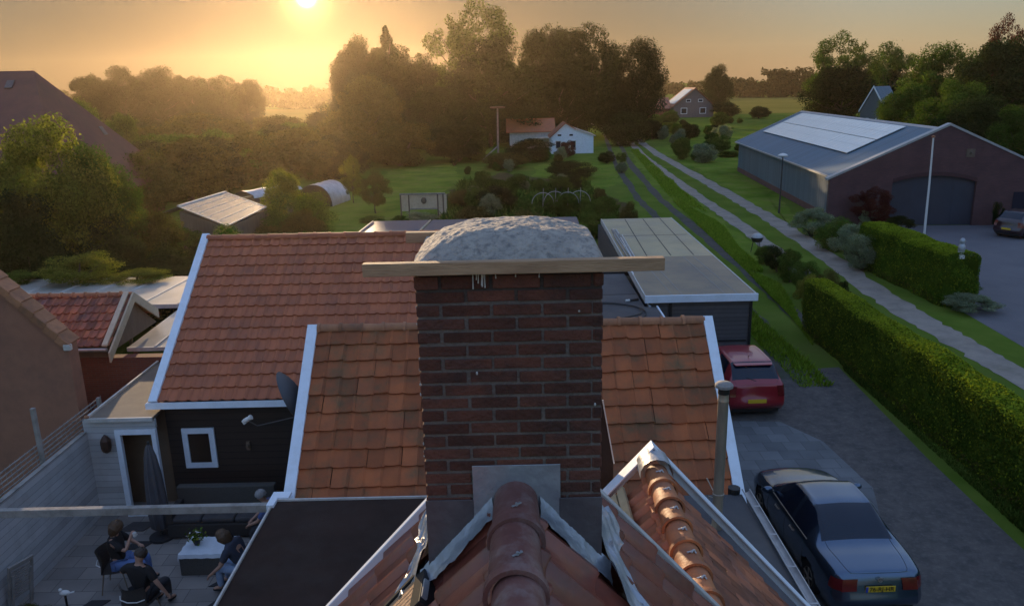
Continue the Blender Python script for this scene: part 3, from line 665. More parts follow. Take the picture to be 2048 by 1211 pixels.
# lead: stepped apron on the face, skirts lying on the tiles
RZ = lambda x, y=0: ZT - S1 * abs(x)
ld = MB(); yf = CY0 - .014
ld.prism([(-.20, yf, 7.525), (.205, yf, 7.525), (.205, yf, RZ(.205) + .02), (.0, yf, RZ(0) + .02), (-.20, yf, RZ(.2) + .02)][::-1], (0, .006, 0))
ld.build('lead_apron', M['lead'], chim, bev=.002)
for sg in (-1, 1):
    l2 = MB(); x0, x1 = sg * .20, (CX0 if sg < 0 else CX1)
    ztop = 7.355
    l2.prism([(x0, yf - .004, ztop), (x1 + sg * .006, yf - .004, ztop), (x1 + sg * .006, yf - .004, RZ(x1) + .015), (x0, yf - .004, RZ(x0) + .015)], (0, .006, 0))
    l2.build('lead_apron', M['lead_dark'], chim, bev=.002)
    # skirt along the slope
    s_ = MB(); rows = []; n = 26
    for i in range(n + 1):
        t = i / n; x = sg * (.11 + (abs(x1) - .06) * t); row = []
        for j in range(9):
            q = j / 8; y = yf + .005 - .105 * q; wob = .005 * math.sin(t * 23 + j * .8) * q + .003 * math.sin(t * 51 + 2 * j)
            z = RZ(x) + .085 - .012 * q + wob + (.05 * (1 - q) ** 3)
            row.append((x + random.uniform(-.003, .003), y + .012 * math.sin(t * 9) * q, z))
        rows.append(row)
    s_.grid(rows); s_.build('lead_skirt', M['lead'], chim, smooth=True)
    # crumpled side sheet past the corner
    s2 = MB(); rows = []; n = 24; m_ = 12
    for i in range(n + 1):
        t = i / n; row = []
        for j in range(m_ + 1):
            q = j / m_
            y = 3.98 - (3.98 - (3.12 if sg > 0 else 3.30)) * t; wv = .15 + .03 * t + .022 * math.sin(t * 9) + .012 * math.sin(t * 23); x = sg * (abs(x1) + (wv if sg > 0 else wv * .75) * q + (.16 * max(0, t - .6) if sg > 0 else .05 * t * t))
            z = RZ(x) + .092 + .014 * math.sin(q * 9 + t * 14) + .010 * math.sin(q * 17 - t * 25) + random.uniform(-.003, .003) + (.09 * (1 - q) ** 4)
            row.append((x, y, z))
        rows.append(row)
    s2.grid(rows); s2.build('lead_side_sheet', M['lead'], chim, smooth=True)

# roof window low on the left slope, only its top corner in the picture
Mr = Matrix.Translation((-.455, 3.20, RZ(.455) + .075)) @ Matrix.Rotation(A1, 4, 'Y').inverted()
b_ = MB(); b_.box(-.02, .055, -.165, .165, -.05, .035, Mr); b_.box(-.60, -.02, -.165, -.135, -.05, .028, Mr); b_.box(-.60, -.02, .135, .165, -.05, .028, Mr)
rw_ = b_.build('roof_window', M['black'], house, bev=.004, label='roof window with a wooden sash and black flashing low on the left slope')
b_ = MB()
for k in range(7): b_.box(-.60, -.022, -.131 + k * .0375, -.131 + k * .0375 + .034, -.02, .018, Mr)
b_.build('sash', M['plank'], rw_, bev=.003)
b_ = MB(); b_.box(.056, .066, -.13, .0, .0, .03, Mr); b_.build('catch', M['zinc'], rw_)

# ------------------------------------------------------------------ rear wing with the orange ridge tiles
S2 = 1.12; A2 = math.atan(S2); c2_, s2_ = math.cos(A2), math.sin(A2); ZW = 5.80; XW = 1.265
wing = thing('rear_wing', 'small tiled rear wing with orange ridge tiles and white gable boards right of chimney', 'house wing', (XW, 5.5, 2.75))
wb = MB(); hw = 2.15
wb.prism([(XW - hw, 4.23, 2.755), (XW + hw, 4.23, 2.755), (XW + hw, 4.23, ZW - .15 - hw * S2), (XW, 4.23, ZW - .15), (XW - hw, 4.23, ZW - .15 - hw * S2)], (0, 2.4, 0)); wb.build('wall', M['dkboard'], wing)
wr = MB()
tiles(wr, (XW - 2.3, 6.5, ZW - 2.3 * S2), (0, -1, 0), (c2_, 0, s2_), 2.27, 2.3 / c2_, .225, .30, .036, .028)
wr.build('roof', M['tile_wing'], wing, smooth=True)
wr = MB()
tiles(wr, (XW + 2.3, 4.23, ZW - 2.3 * S2), (0, 1, 0), (-c2_, 0, s2_), 2.27, 2.3 / c2_, .125, .235, .010, .016, low_profile, 5, .005)
wr.build('roof', M['tile_nb'], wing, smooth=True, label='drive side slope of small red tiles')
wc = MB(); ridge_caps(wc, (XW, 4.25, ZW + .0), (XW, 6.42, ZW + .0), 7, .108, .02, seg=14); wc.build('ridge_tile', M['ridge_wing'], wing, smooth=True)
for i in range(7):
    wc = MB(); y = 4.25 + .31 * (i + .55); wc.ball((XW, y, ZW + .108), (.014, .014, .010), 8, 5); wc.beam((XW - .035, y - .01, ZW + .11), (XW + .03, y + .015, ZW + .113), .012, .006); wc.beam((XW + .02, y + .03, ZW + .108), (XW + .03, y - .02, ZW + .108), .010, .006)
    wc.build('ridge_clip', M['zinc'], wing)
for sg in (-1, 1):
    vb = MB(); L_ = 2.35 if sg > 0 else 1.5
    za = ZW + .185
    vb.prism([(XW, 6.66, za), (XW + sg * L_, 6.66, za - L_ * S2), (XW + sg * L_, 6.66, za - .12 - L_ * S2), (XW, 6.66, za - .12)], (0, .05, 0))
    vb.prism([(XW, 6.60, za + .012), (XW + sg * L_, 6.60, za + .012 - L_ * S2), (XW + sg * L_, 6.60, za - .012 - L_ * S2), (XW, 6.60, za - .012)], (0, .13, 0)) if sg > 0 else vb.prism([(XW, 6.58, za + .012), (XW + sg * L_, 6.58, za + .012 - L_ * S2), (XW + sg * L_, 6.58, za - .012 - L_ * S2), (XW, 6.58, za - .012)], (0, .15, 0))
    vb.build('verge_board', M['white'], wing, bev=.004)
# grey end flashing and the ribbed tan sheet at the head of the valley
ef = MB(); rows = []
for i in range(9):
    t = R(-10 + 200 * i / 8); rows.append([(XW + .15 * math.cos(t), y, ZW + .01 + .15 * math.sin(t)) for y in (6.40, 6.52, 6.64)])
ef.grid(rows); ef.build('end_flashing', M['lead'], wing, smooth=True)
rb = MB(); Nn_ = Vector((-s2_, 0, c2_))
for k in range(9):
    xa, xb = XW - .215 - k * .066, XW - .215 - k * .066 - .052
    pts = [Vector((xa, 4.5, ZW - (XW - xa) * S2)), Vector((xa, 6.56, ZW - (XW - xa) * S2)), Vector((xb, 6.56, ZW - (XW - xb) * S2)), Vector((xb, 4.5, ZW - (XW - xb) * S2))]
    rb.prism([p + Nn_ * .075 for p in pts], Nn_ * .02)
rb.prism([Vector((XW - .215, 4.5, ZW - .215 * S2)) + Nn_ * .066, Vector((XW - .215, 6.56, ZW - .215 * S2)) + Nn_ * .066, Vector((XW - .86, 6.56, ZW - .86 * S2)) + Nn_ * .066, Vector((XW - .86, 4.5, ZW - .86 * S2)) + Nn_ * .066], Nn_ * .006)
rb.build('ribbed_sheet', M['tan_sheet'], wing)

b_ = MB(); b_.prism([(.78, 6.82, 5.0), (.78, 6.82, 6.37), (.815, 6.82, 6.37), (.93, 6.82, 5.72), (.93, 6.82, 5.0)], (0, .05, 0)); b_.build('black_membrane', M['bitumen'], wing)
b_ = MB(); b_.beam((.822, 6.815, 6.37), (.936, 6.815, 5.72), .012, .012); b_.build('membrane_edge', M['white_old'], wing)

# ------------------------------------------------------------------ flue
fx, fy = 2.995, 10.5
flu = thing('flue_pipe', 'tall stainless flue pipe with a grey cap beside the right verge of the weathered roof', 'flue', (fx, fy, 2.74))
b_ = MB(); b_.lathe([(.076, 2.735), (.076, 4.78), (.081, 4.785), (.081, 4.80), (.076, 4.81), (.074, 4.90)], (fx, fy, 0), 20); b_.build('pipe', M['steel'], flu, smooth=True)
b_ = MB(); b_.lathe([(.082, 4.90), (.082, 4.985)], (fx, fy, 0), 20); b_.build('vent_band', M['black'], flu, smooth=True)
b_ = MB(); b_.lathe([(.10, 4.985), (.128, 5.0), (.128, 5.035), (.105, 5.06), (.05, 5.075), (.01, 5.078)], (fx, fy, 0), 22); b_.build('cap', M['cap'], flu, smooth=True)
b_ = MB(); b_.lathe([(.078, 3.28), (.086, 3.285), (.086, 3.32), (.078, 3.325)], (fx, fy, 0), 20); b_.tube([(fx - .05, fy + .08, 3.30), (fx - .05, fy + .5, 3.30)], .010, 6); b_.tube([(fx - .1, fy - .05, 3.28), (fx - .16, fy - .06, 3.31), (fx - .16, fy - .06, 3.25)], .008, 6); b_.build('wall_bracket', M['steel'], flu)

# ------------------------------------------------------------------ weathered middle roof
mid = thing('annex_building', 'low annex with a weathered orange tiled roof and two white verge boards behind chimney', 'building', (0, 14.35, 0))
ZR, ZE, YE, YR = 4.82, 2.50, 11.75, 14.35
b_ = MB(); b_.prism([(-3.72, YE + .12, 0), (-3.72, 2 * YR - YE - .1, 0), (-3.72, 2 * YR - YE - .1, ZE - .02), (-3.72, YR, ZR - .12), (-3.72, YE + .12, ZE - .02)], (7.36, 0, 0)); b_.build('wall', M['dkboard'], mid)
Vm = Vector((0, YR - YE, ZR - ZE)); Lm = Vm.length
b_ = MB(); tiles(b_, (-3.72, YE, ZE), (1, 0, 0), Vm, 7.36, Lm, .30, .345, .028, .044, mid_profile, 9, .012)
b_.build('roof', M['tile_mid'], mid, smooth=True)
b_ = MB(); tiles(b_, (3.64, 2 * YR - YE, ZE), (-1, 0, 0), Vector((0, -(YR - YE), ZR - ZE)), 7.36, Lm, .30, .345, .014, .030, low_profile, 7, .010); b_.build('roof', M['tile_mid'], mid, smooth=True, label='far slope of the weathered tiles')
b_ = MB(); ridge_caps(b_, (-3.70, YR, ZR - .01), (3.62, YR, ZR - .01), 18, .095, .02, seg=10); b_.build('ridge_tile', M['ridge_mid'], mid, smooth=True)
for x0, x1, sg in ((-3.89, -3.70, -1), (3.62, 3.80, 1)):
    b_ = MB(); d = Vector((0, YR - YE, ZR - ZE)); n = Vector((0, -d.z, d.y)).normalized()
    lo = Vector((x0, YE - .22, ZE - .2)) + n * .075; hi = Vector((x0, YR, ZR)) + n * .075 + d.normalized() * .06
    lo.z = hi.z - (hi.y - lo.y) * d.z / d.y
    b_.prism([lo, hi, hi - n * .20, lo - n * .20], (x1 - x0, 0, 0))
    hi2 = Vector((x0, YR, ZR)) + Vector((0, -n.y, n.z)) * .075; hi2 = Vector((x0 + .002, hi.y + .01, hi.z - .01)); lo2 = Vector((x0 + .002, 2 * YR - YE, ZE + .07))
    b_.prism([hi2, lo2, lo2 - Vector((0, 0, .22)), hi2 - Vector((0, 0, .22))], (x1 - x0 - .004, 0, 0))
    b_.build('verge_board', M['white'], mid, bev=.006)
b_ = MB(); b_.box(-4.02, -3.90, 11.36, 11.80, 2.66, 2.80); b_.box(-3.90, -3.72, 11.6, 11.8, 2.752, 2.80); b_.build('corner_slab', M['white'], mid, bev=.006)

# dish on the left gable
ds = thing('satellite_dish', 'grey satellite dish seen edge on behind the left white verge board', 'satellite dish', (-3.9, 14.0, 3.2))
Md = Matrix.Translation((-4.22, 13.85, 3.68)) @ Matrix.Rotation(R(-82), 4, 'Z') @ Matrix.Rotation(R(22), 4, 'X')
P = []
for i in range(9):
    r = .46 * i / 8; P.append([Md @ Vector((r * math.cos(t), -.9 * r * r + .19, r * math.sin(t) * 1.06)) for t in [2 * math.pi * k / 32 for k in range(33)]])
b_ = MB(); b_.grid(P); P2 = [[p + (Md.to_3x3() @ Vector((0, .012, 0))) for p in r] for r in P]; b_.grid(P2); b_.tube(P[-1], .008, 6, False); b_.build('reflector', mat('dish_grey', (.10, .105, .115), (.085, .09, .10), 4, .55), ds, smooth=True)
b_ = MB(); b_.tube([Md @ Vector((0, 0.05, -.47)), Vector((-4.85, 13.75, 3.12)), Vector((-5.0, 13.72, 3.24))], .012, 6); b_.tube([(-3.78, 13.9, 3.5), (-4.0, 13.9, 3.5), (-4.15, 13.87, 3.62)], .022, 8); b_.build('arm', M['steel_dark'], ds)
b_ = MB(); ML = Matrix.Translation((-5.02, 13.72, 3.27)) @ Matrix.Rotation(R(60), 4, 'Y'); b_.lathe([(.03, -.08), (.045, -.06), (.045, .02), (.03, .05), (.05, .06), (.05, .10), (.01, .105)], (0, 0, 0), 12, ML); b_.box(-.03, .05, -.03, .03, -.10, -.05, ML); b_.build('receiver_head', M['offwhite'], ds, smooth=True)

# ------------------------------------------------------------------ brown-red back building
back = thing('patio_house', 'long house with a smooth brown red roof and dark boarded wall over the patio', 'building', (-3.2, 18, 0))
BX0, BX1, BYE, BZE, BYR, BZR = -7.98, 1.6, 16.30, 2.62, 20.4, 5.50
Vb = Vector((0, BYR - BYE, BZR - BZE)); Lb = Vb.length
b_ = MB(); b_.prism([(BX0 + .12, BYE + .18, 0), (BX0 + .12, 2 * BYR - BYE - .18, 0), (BX0 + .12, 2 * BYR - BYE - .18, BZE - .05), (BX0 + .12, BYR, BZR - .15), (BX0 + .12, BYE + .18, BZE - .05)], (BX1 - BX0 - .24, 0, 0)); b_.build('wall', M['dkboard'], back)
b_ = MB(); tiles(b_, (BX0 + .08, BYE, BZE), (1, 0, 0), Vb, BX1 - BX0 - .16, Lb, .245, .335, .036, .038, roll_profile, 9, .003); b_.build('roof', M['tile_back'], back, smooth=True)
b_ = MB(); tiles(b_, (BX1 - .08, 2 * BYR - BYE, BZE), (-1, 0, 0), Vector((0, -(BYR - BYE), BZR - BZE)), BX1 - BX0 - .16, Lb, .245, .335, .024, .024, roll_profile, 5, .002); b_.build('roof', M['tile_back'], back, smooth=True, label='far slope of the brown red roof')
b_ = MB(); ridge_caps(b_, (BX0 + .05, BYR, BZR - .0), (BX1, BYR, BZR - .0), 24, .10, .012, seg=10); b_.build('ridge_tile', M['tile_back'], back, smooth=True)
for x0, x1 in ((BX0 - .10, BX0 + .09), (BX1 - .09, BX1 + .1)):
    b_ = MB(); d = Vb.normalized(); n = Vector((0, -d.z, d.y))
    lo = Vector((x0, BYE, BZE)) + n * .08 - d * .03; hi = Vector((x0, BYR, BZR)) + n * .08 + d * .13
    b_.prism([lo, hi, hi - n * .22, lo - n * .22], (x1 - x0, 0, 0))
    hi2 = Vector((x0 + .002, hi.y + .01, hi.z - .01)); lo2 = Vector((x0 + .002, 2 * BYR - BYE, BZE + .07)); b_.prism([hi2, lo2, lo2 - Vector((0, 0, .22)), hi2 - Vector((0, 0, .22))], (x1 - x0 - .004, 0, 0))
    b_.build('verge_board', M['white'], back, bev=.006)
b_ = MB(); b_.prism([(BX0 - .13, BYE - .14, BZE - .12), (BX0 - .13, BYE - .12, BZE + .015), (BX0 - .13, BYE - .10, BZE + .015), (BX0 - .13, BYE - .10, BZE - .10), (BX0 - .13, BYE + .02, BZE - .10), (BX0 - .13, BYE + .02, BZE - .03), (BX0 - .13, BYE + .05, BZE - .03), (BX0 - .13, BYE + .05, BZE - .12)], (BX1 - BX0 + .2, 0, 0)); b_.box(BX0 - .135, BX0 - .128, BYE - .14, BYE + .05, BZE - .12, BZE + .01); b_.build('gutter', M['white'], back)
yw = BYE + .18
def window(parent, x0, x1, z0, z1, y, fr=.12, pane='glass_brown', frame='white', d=.05):
    f = MB(); f.box(x0, x1, y - d, y + .02, z1 - fr, z1); f.box(x0, x1, y - d, y + .02, z0, z0 + fr); f.box(x0, x0 + fr, y - d, y + .02, z0 + fr, z1 - fr); f.box(x1 - fr, x1, y - d, y + .02, z0 + fr, z1 - fr)
    fo = f.build('window', M[frame], parent, bev=.004)
    p = MB(); p.box(x0 + fr - .01, x1 - fr + .01, y - d * .4, y + .01, z0 + fr - .01, z1 - fr + .01); p.build('pane', M[pane], fo); return fo
window(back, -7.53, -6.80, .93, 1.90, yw, .125)
b_ = MB(); b_.box(-6.10, -6.02, yw - .06, yw, 1.35, 1.55); b_.box(-6.09, -6.03, yw - .12, yw - .06, 1.42, 1.50); b_.build('wall_lamp', M['timber'], back, bev=.008)

# ------------------------------------------------------------------ white patio shed and fence
shed = thing('garden_shed', 'white boarded lean-to with a tan flat roof and an open doorway', 'shed', (-8.6, 16, 0))
b_ = MB(); b_.box(-9.46, -8.76, 16.0, 16.08, 0, 2.33); b_.box(-8.76, -7.88, 16.0, 16.08, 2.13, 2.33); b_.box(-9.28, -9.2, 16.08, 20.1, 0, 2.33); b_.build('wall', M['wtboard'], shed)
b_ = MB(); b_.box(-9.33, -7.9, 15.93, 20.3, 2.335, 2.40); b_.build('roof', M['felt_tan'], shed)
b_ = MB(); b_.box(-9.35, -9.30, 15.90, 20.3, 2.33, 2.45); b_.box(-9.35, -7.88, 15.89, 15.935, 2.335, 2.425); b_.build('roof_edging', M['white_old'], shed, bev=.004)
b_ = MB(); b_.ball((-9.31, 15.93, 2.45), (.06, .05, .04), 8, 6); b_.build('corner_cap', M['ridge_mid'], shed, smooth=True)
b_ = MB(); b_.box(-8.78, -8.66, 15.95, 16.05, 0, 2.12); b_.box(-7.98, -7.88, 15.95, 16.05, 0, 2.12); b_.box(-8.66, -7.98, 15.95, 16.05, 2.0, 2.12); b_.box(-8.66, -7.98, 15.96, 16.04, 0, .05); b_.build('door_frame', M['white'], shed, bev=.004)
b_ = MB(); b_.box(-9.19, -7.9, 16.6, 16.65, 0, 2.3); b_.build('interior_wall', mat('interior_brown', (.14, .095, .06), (.11, .075, .05), 2, .8), shed)
para = thing('closed_parasol', 'closed grey parasol standing upright before the doorway of the white shed', 'parasol', (-7.62, 15.05, 0))
b_ = MB(); b_.lathe([(.26, 0), (.26, .06), (.05, .07), (.05, .10)], (-7.62, 15.05, 0), 16); b_.build('base', M['paver_dark'], para)
b_ = MB(); b_.tube([(-7.62, 15.05, .08), (-7.62, 15.05, 2.25)], .025, 8); b_.build('pole', M['steel_dark'], para)
b_ = MB(); P = []
for z, r in ((.22, .10), (.3, .17), (.6, .19), (1.0, .175), (1.5, .15), (1.9, .11), (2.12, .06), (2.18, .03)):
    P.append([(-7.62 + r * (1 + .16 * math.cos(8 * t + z)) * math.cos(t), 15.05 + r * (1 + .16 * math.cos(8 * t + z)) * math.sin(t), z) for t in [2 * math.pi * k / 40 for k in range(41)]])
b_.grid(P); b_.build('canopy', M['greydoor'], para, smooth=True)
lan = thing('wall_lantern', 'dark copper lantern on the white boards left of the open doorway', 'lantern', (-8.98, 15.98, 1.6))
b_ = MB(); b_.lathe([(.03, 1.62), (.085, 1.66), (.11, 1.74), (.115, 1.86), (.11, 1.92), (.06, 2.0), (.015, 2.05)], (-8.96, 15.88, 0), 8); b_.build('shade', mat('copper_dark', (.075, .04, .028), (.05, .03, .022), 9, .5, metal=.5), lan); b_ = MB(); b_.box(-8.98, -8.94, 15.88, 15.998, 1.90, 1.94); b_.build('wall_arm', M['black'], lan)
fen = thing('patio_fence', 'long white boarded fence along the left side of the patio', 'fence', (-9.4, 12, 0))
b_ = MB(); b_.box(-9.47, -9.40, 5.0, 15.995, 0, 2.06); b_.build('board_panel', M['wtboard'], fen)
b_ = MB(); b_.box(-9.49, -9.385, 5.0, 15.96, 2.063, 2.095); b_.build('top_rail', M['timber_grey'], fen, bev=.004)
tre = thing('wire_trellis', 'low grey wire trellis running along the top behind the white fence', 'trellis', (-9.75, 12, 0))
for y in (8.0, 10.2, 12.4, 14.8, 17.2):
    b_ = MB(); b_.box(-9.74, -9.66, y - .04, y + .04, 0, 3.15 if abs(y - 14.8) < .1 else 2.4); b_.build('post', M['timber_grey'], tre, bev=.005)
b_ = MB()
for k in range(5): b_.beam((-9.70 - .02 * k, 6, 1.98 + .085 * k), (-9.70 - .02 * k, 17.4, 1.98 + .085 * k), .02, .022)
for y in np.arange(6, 17.4, .16): b_.beam((-9.705, y, 1.92), (-9.79, y + .10, 2.36), .007, .007)
b_.build('lattice', M['timber_grey'], tre)
beam = thing('pergola_beam', 'weathered pale beam spanning the patio from the fence to the flat roof corner', 'beam', (-6.7, 11.6, 2.6))
b_ = MB(); b_.box(-9.44, -4.0, 11.52, 11.62, 2.58, 2.71); b_.build('beam', M['timber_grey'], beam, bev=.006)

# ------------------------------------------------------------------ patio furniture
sofa = thing('lounge_sofa', 'long dark wicker sofa with grey cushions under the boarded wall', 'sofa', (-6.4, 15.6, 0))
b_ = MB(); b_.box(-7.45, -5.3, 14.95, 15.75, .05, .36); b_.build('base', M['rattan'], sofa, bev=.02)
b_ = MB(); b_.box(-7.45, -5.3, 15.62, 15.80, .36, .88); b_.build('backrest', M['rattan_grey'], sofa, bev=.02)
for x0 in (-7.42, -6.71, -6.0):
    b_ = MB(); b_.box(x0, x0 + .69, 14.97, 15.60, .365, .48); b_.build('seat_cushion', M['cushion'], sofa, bev=.04)
for x0 in (-7.45, -5.44):
    b_ = MB(); b_.box(x0, x0 + .14, 14.95, 15.62, .365, .62); b_.build('armrest', M['rattan'], sofa, bev=.02)
tbl = thing('lounge_table', 'low wicker table with a pale cloth on top in the middle of the patio', 'table', (-6.15, 13.95, 0))
b_ = MB(); b_.box(-6.66, -5.66, 13.64, 14.28, .0, .46); b_.build('base', M['rattan_grey'], tbl, bev=.02)
b_ = MB(); P = []
for j in range(15):
    row = []
    for i in range(21):
        u, v = -.56 + 1.12 * i / 20, -.37 + .74 * j / 14; dx = max(0, abs(u) - .52); dy = max(0, abs(v) - .335)
        row.append((-6.16 + max(-.525, min(.525, u)) + .01 * math.sin(v * 30), 13.96 + max(-.34, min(.34, v)) + .008 * math.sin(u * 30), .475 - 2.2 * (dx + dy) + .002 * math.sin(u * 21 + v * 17)))
    P.append(row)
b_.grid(P); b_.build('tablecloth_top', M['cloth'], tbl, smooth=True)
pot = thing('flower_pot', 'small pot of yellow green flowers standing on the pale tablecloth', 'potted plant', (-6.42, 14.0, .478))
b_ = MB(); b_.lathe([(.05, .478), (.075, .56), (.08, .60), (.07, .60)], (-6.42, 14.0, 0), 14); b_.build('pot', M['steel_dark'], pot, smooth=True)
b_ = MB()
cc = RNG.normal(size=(160, 3)) * np.array([.075, .075, .06]); me = leaf_mesh('flowers', cc + np.array([0, 0, .20]), cc + RNG.normal(size=(160, 3)) * .08 + np.array([0, 0, .1]), RNG.uniform(.02, .045, 160), [LEAF['mid'], LEAF['yellow'], M['offwhite']], .6, None, RNG.choice([0, 0, 0, 1, 1, 2], 160)); link_mesh('flowers', me, pot)
cup = thing('dark_mug', 'dark mug at the right end of the pale tablecloth', 'mug', (-5.75, 14.12, .478)); b_ = MB(); b_.lathe([(.035, .478), (.04, .57), (.034, .57), (.03, .49)], (-5.75, 14.12, 0), 12); b_.tube([(-5.71, 14.12, .55), (-5.68, 14.12, .53), (-5.715, 14.12, .50)], .007, 6); b_.build('cup', M['black'], cup, smooth=True)
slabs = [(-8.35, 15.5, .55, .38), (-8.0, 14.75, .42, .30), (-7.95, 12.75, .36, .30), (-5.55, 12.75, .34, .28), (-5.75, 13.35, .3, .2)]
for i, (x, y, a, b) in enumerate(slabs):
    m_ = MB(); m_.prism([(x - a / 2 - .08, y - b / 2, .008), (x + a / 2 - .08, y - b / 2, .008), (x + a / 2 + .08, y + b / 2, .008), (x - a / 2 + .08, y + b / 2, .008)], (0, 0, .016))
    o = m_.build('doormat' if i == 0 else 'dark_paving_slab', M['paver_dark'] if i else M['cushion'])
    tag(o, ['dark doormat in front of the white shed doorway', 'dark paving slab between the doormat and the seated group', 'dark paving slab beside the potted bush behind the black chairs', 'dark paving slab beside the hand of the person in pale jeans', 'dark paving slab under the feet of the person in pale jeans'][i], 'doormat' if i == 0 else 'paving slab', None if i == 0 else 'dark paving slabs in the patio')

def chair(label, loc, rz):
    o = thing('patio_chair', label, 'chair', loc, rz, 'black bucket chairs round the patio table')
    b_ = MB(); P = []
    for j in range(9):
        t = j / 8; row = []
        for i in range(13):
            s = -1 + 2 * i / 12
            if t < .5: y = .24 - .46 * t / .5; z = .43 - .02 * math.sin(math.pi * t / .5) + .02 * s * s
            else: y = -.22 - .10 * (t - .5) / .5; z = .43 + .42 * (t - .5) / .5
            wd = .25; yy = y + .14 * s * s * (t > .45) * min(1, (t - .45) * 3)
            row.append((s * wd, yy, z + (.02 * s * s)))
        P.append(row)
    b_.grid(P); b_.grid([[(p[0], p[1] - .02, p[2] - .012) for p in r] for r in P][::-1]); b_.build('shell', M['rattan'], o, smooth=True, local=True)
    rim = [(p[0] * 1.01, p[1] - .01, p[2] + .004) for p in P[-1]]; rim = [(-.262, .12, .46)] + [(-.262, -.02, .50)] + rim + [(.262, -.02, .50), (.262, .12, .46)]
    b_ = MB(); b_.tube([(-.255, -.345 + .14, .62), (-.17, -.30, .615), (0, -.335, .61), (.17, -.30, .615), (.255, -.345 + .14, .62)], .010, 6); b_.build('back_trim', M['offwhite'], o, local=True)
    for sx, sy in ((-1, -1), (1, -1), (-1, 1), (1, 1)):
        b_ = MB(); b_.tube([(sx * .20, sy * .17 - .02, .41), (sx * .25, sy * .24 - .02, 0)], [.014, .010], 6); b_.build('leg', M['timber'], o, local=True)
    return o

# ------------------------------------------------------------------ people
def skin_mesh(name, nodes, edges, sub=2):
    me = bpy.data.meshes.new(name); keys = list(nodes); ix = {k: i for i, k in enumerate(keys)}
    me.from_pydata([nodes[k][:3] for k in keys], [(ix[a], ix[b]) for a, b in edges], [])
    o = bpy.data.objects.new('tmp', me); COL.objects.link(o)
    o.modifiers.new('skin', 'SKIN').use_smooth_shade = True
    bm = bmesh.new(); bm.from_mesh(me); bm.verts.layers.skin.verify(); bm.to_mesh(me); bm.free()
    for i, k in enumerate(keys):
        r = nodes[k][3]; sv = o.data.skin_vertices[0].data[i]; sv.radius = (r, r) if not isinstance(r, tuple) else r; sv.use_root = (i == 0)
    s = o.modifiers.new('sub', 'SUBSURF'); s.levels = sub; s.render_levels = sub
    dg = bpy.context.evaluated_depsgraph_get(); dg.update()
    res = bpy.data.meshes.new_from_object(o.evaluated_get(dg)); bpy.data.objects.remove(o); res.name = name
    res.polygons.foreach_set('use_smooth', [True] * len(res.polygons)); return res
SKIN = mat('skin', (.40, .22, .15), (.36, .19, .13), 6, .55)
CL = dict(black=mat('black_shirt', (.012, .011, .012), (.02, .018, .018), 9, .9), jeans=mat('blue_jeans', (.10, .16, .34), (.13, .19, .38), 14, .9), pale=mat('pale_jeans', (.26, .33, .46), (.21, .28, .41), 14, .9),
          navy=mat('navy_shirt', (.03, .035, .055), (.04, .045, .065), 9, .9), blue=mat('blue_shirt', (.055, .085, .20), (.07, .10, .23), 9, .9), grey=mat('grey_top', (.30, .29, .31), (.25, .24, .26), 9, .9), dark=mat('dark_trousers', (.03, .03, .035), rough=.9))
HAIR = dict(brown=mat('hair_brown', (.06, .032, .016), (.10, .055, .028), 30, .6, stretch=(1, 1, .2)), grey=mat('hair_grey', (.30, .28, .27), (.22, .2, .2), 30, .6), dark=mat('hair_dark', (.03, .02, .014), (.05, .033, .022), 30, .6), blond=mat('hair_blond', (.20, .12, .055), (.13, .08, .04), 30, .6))
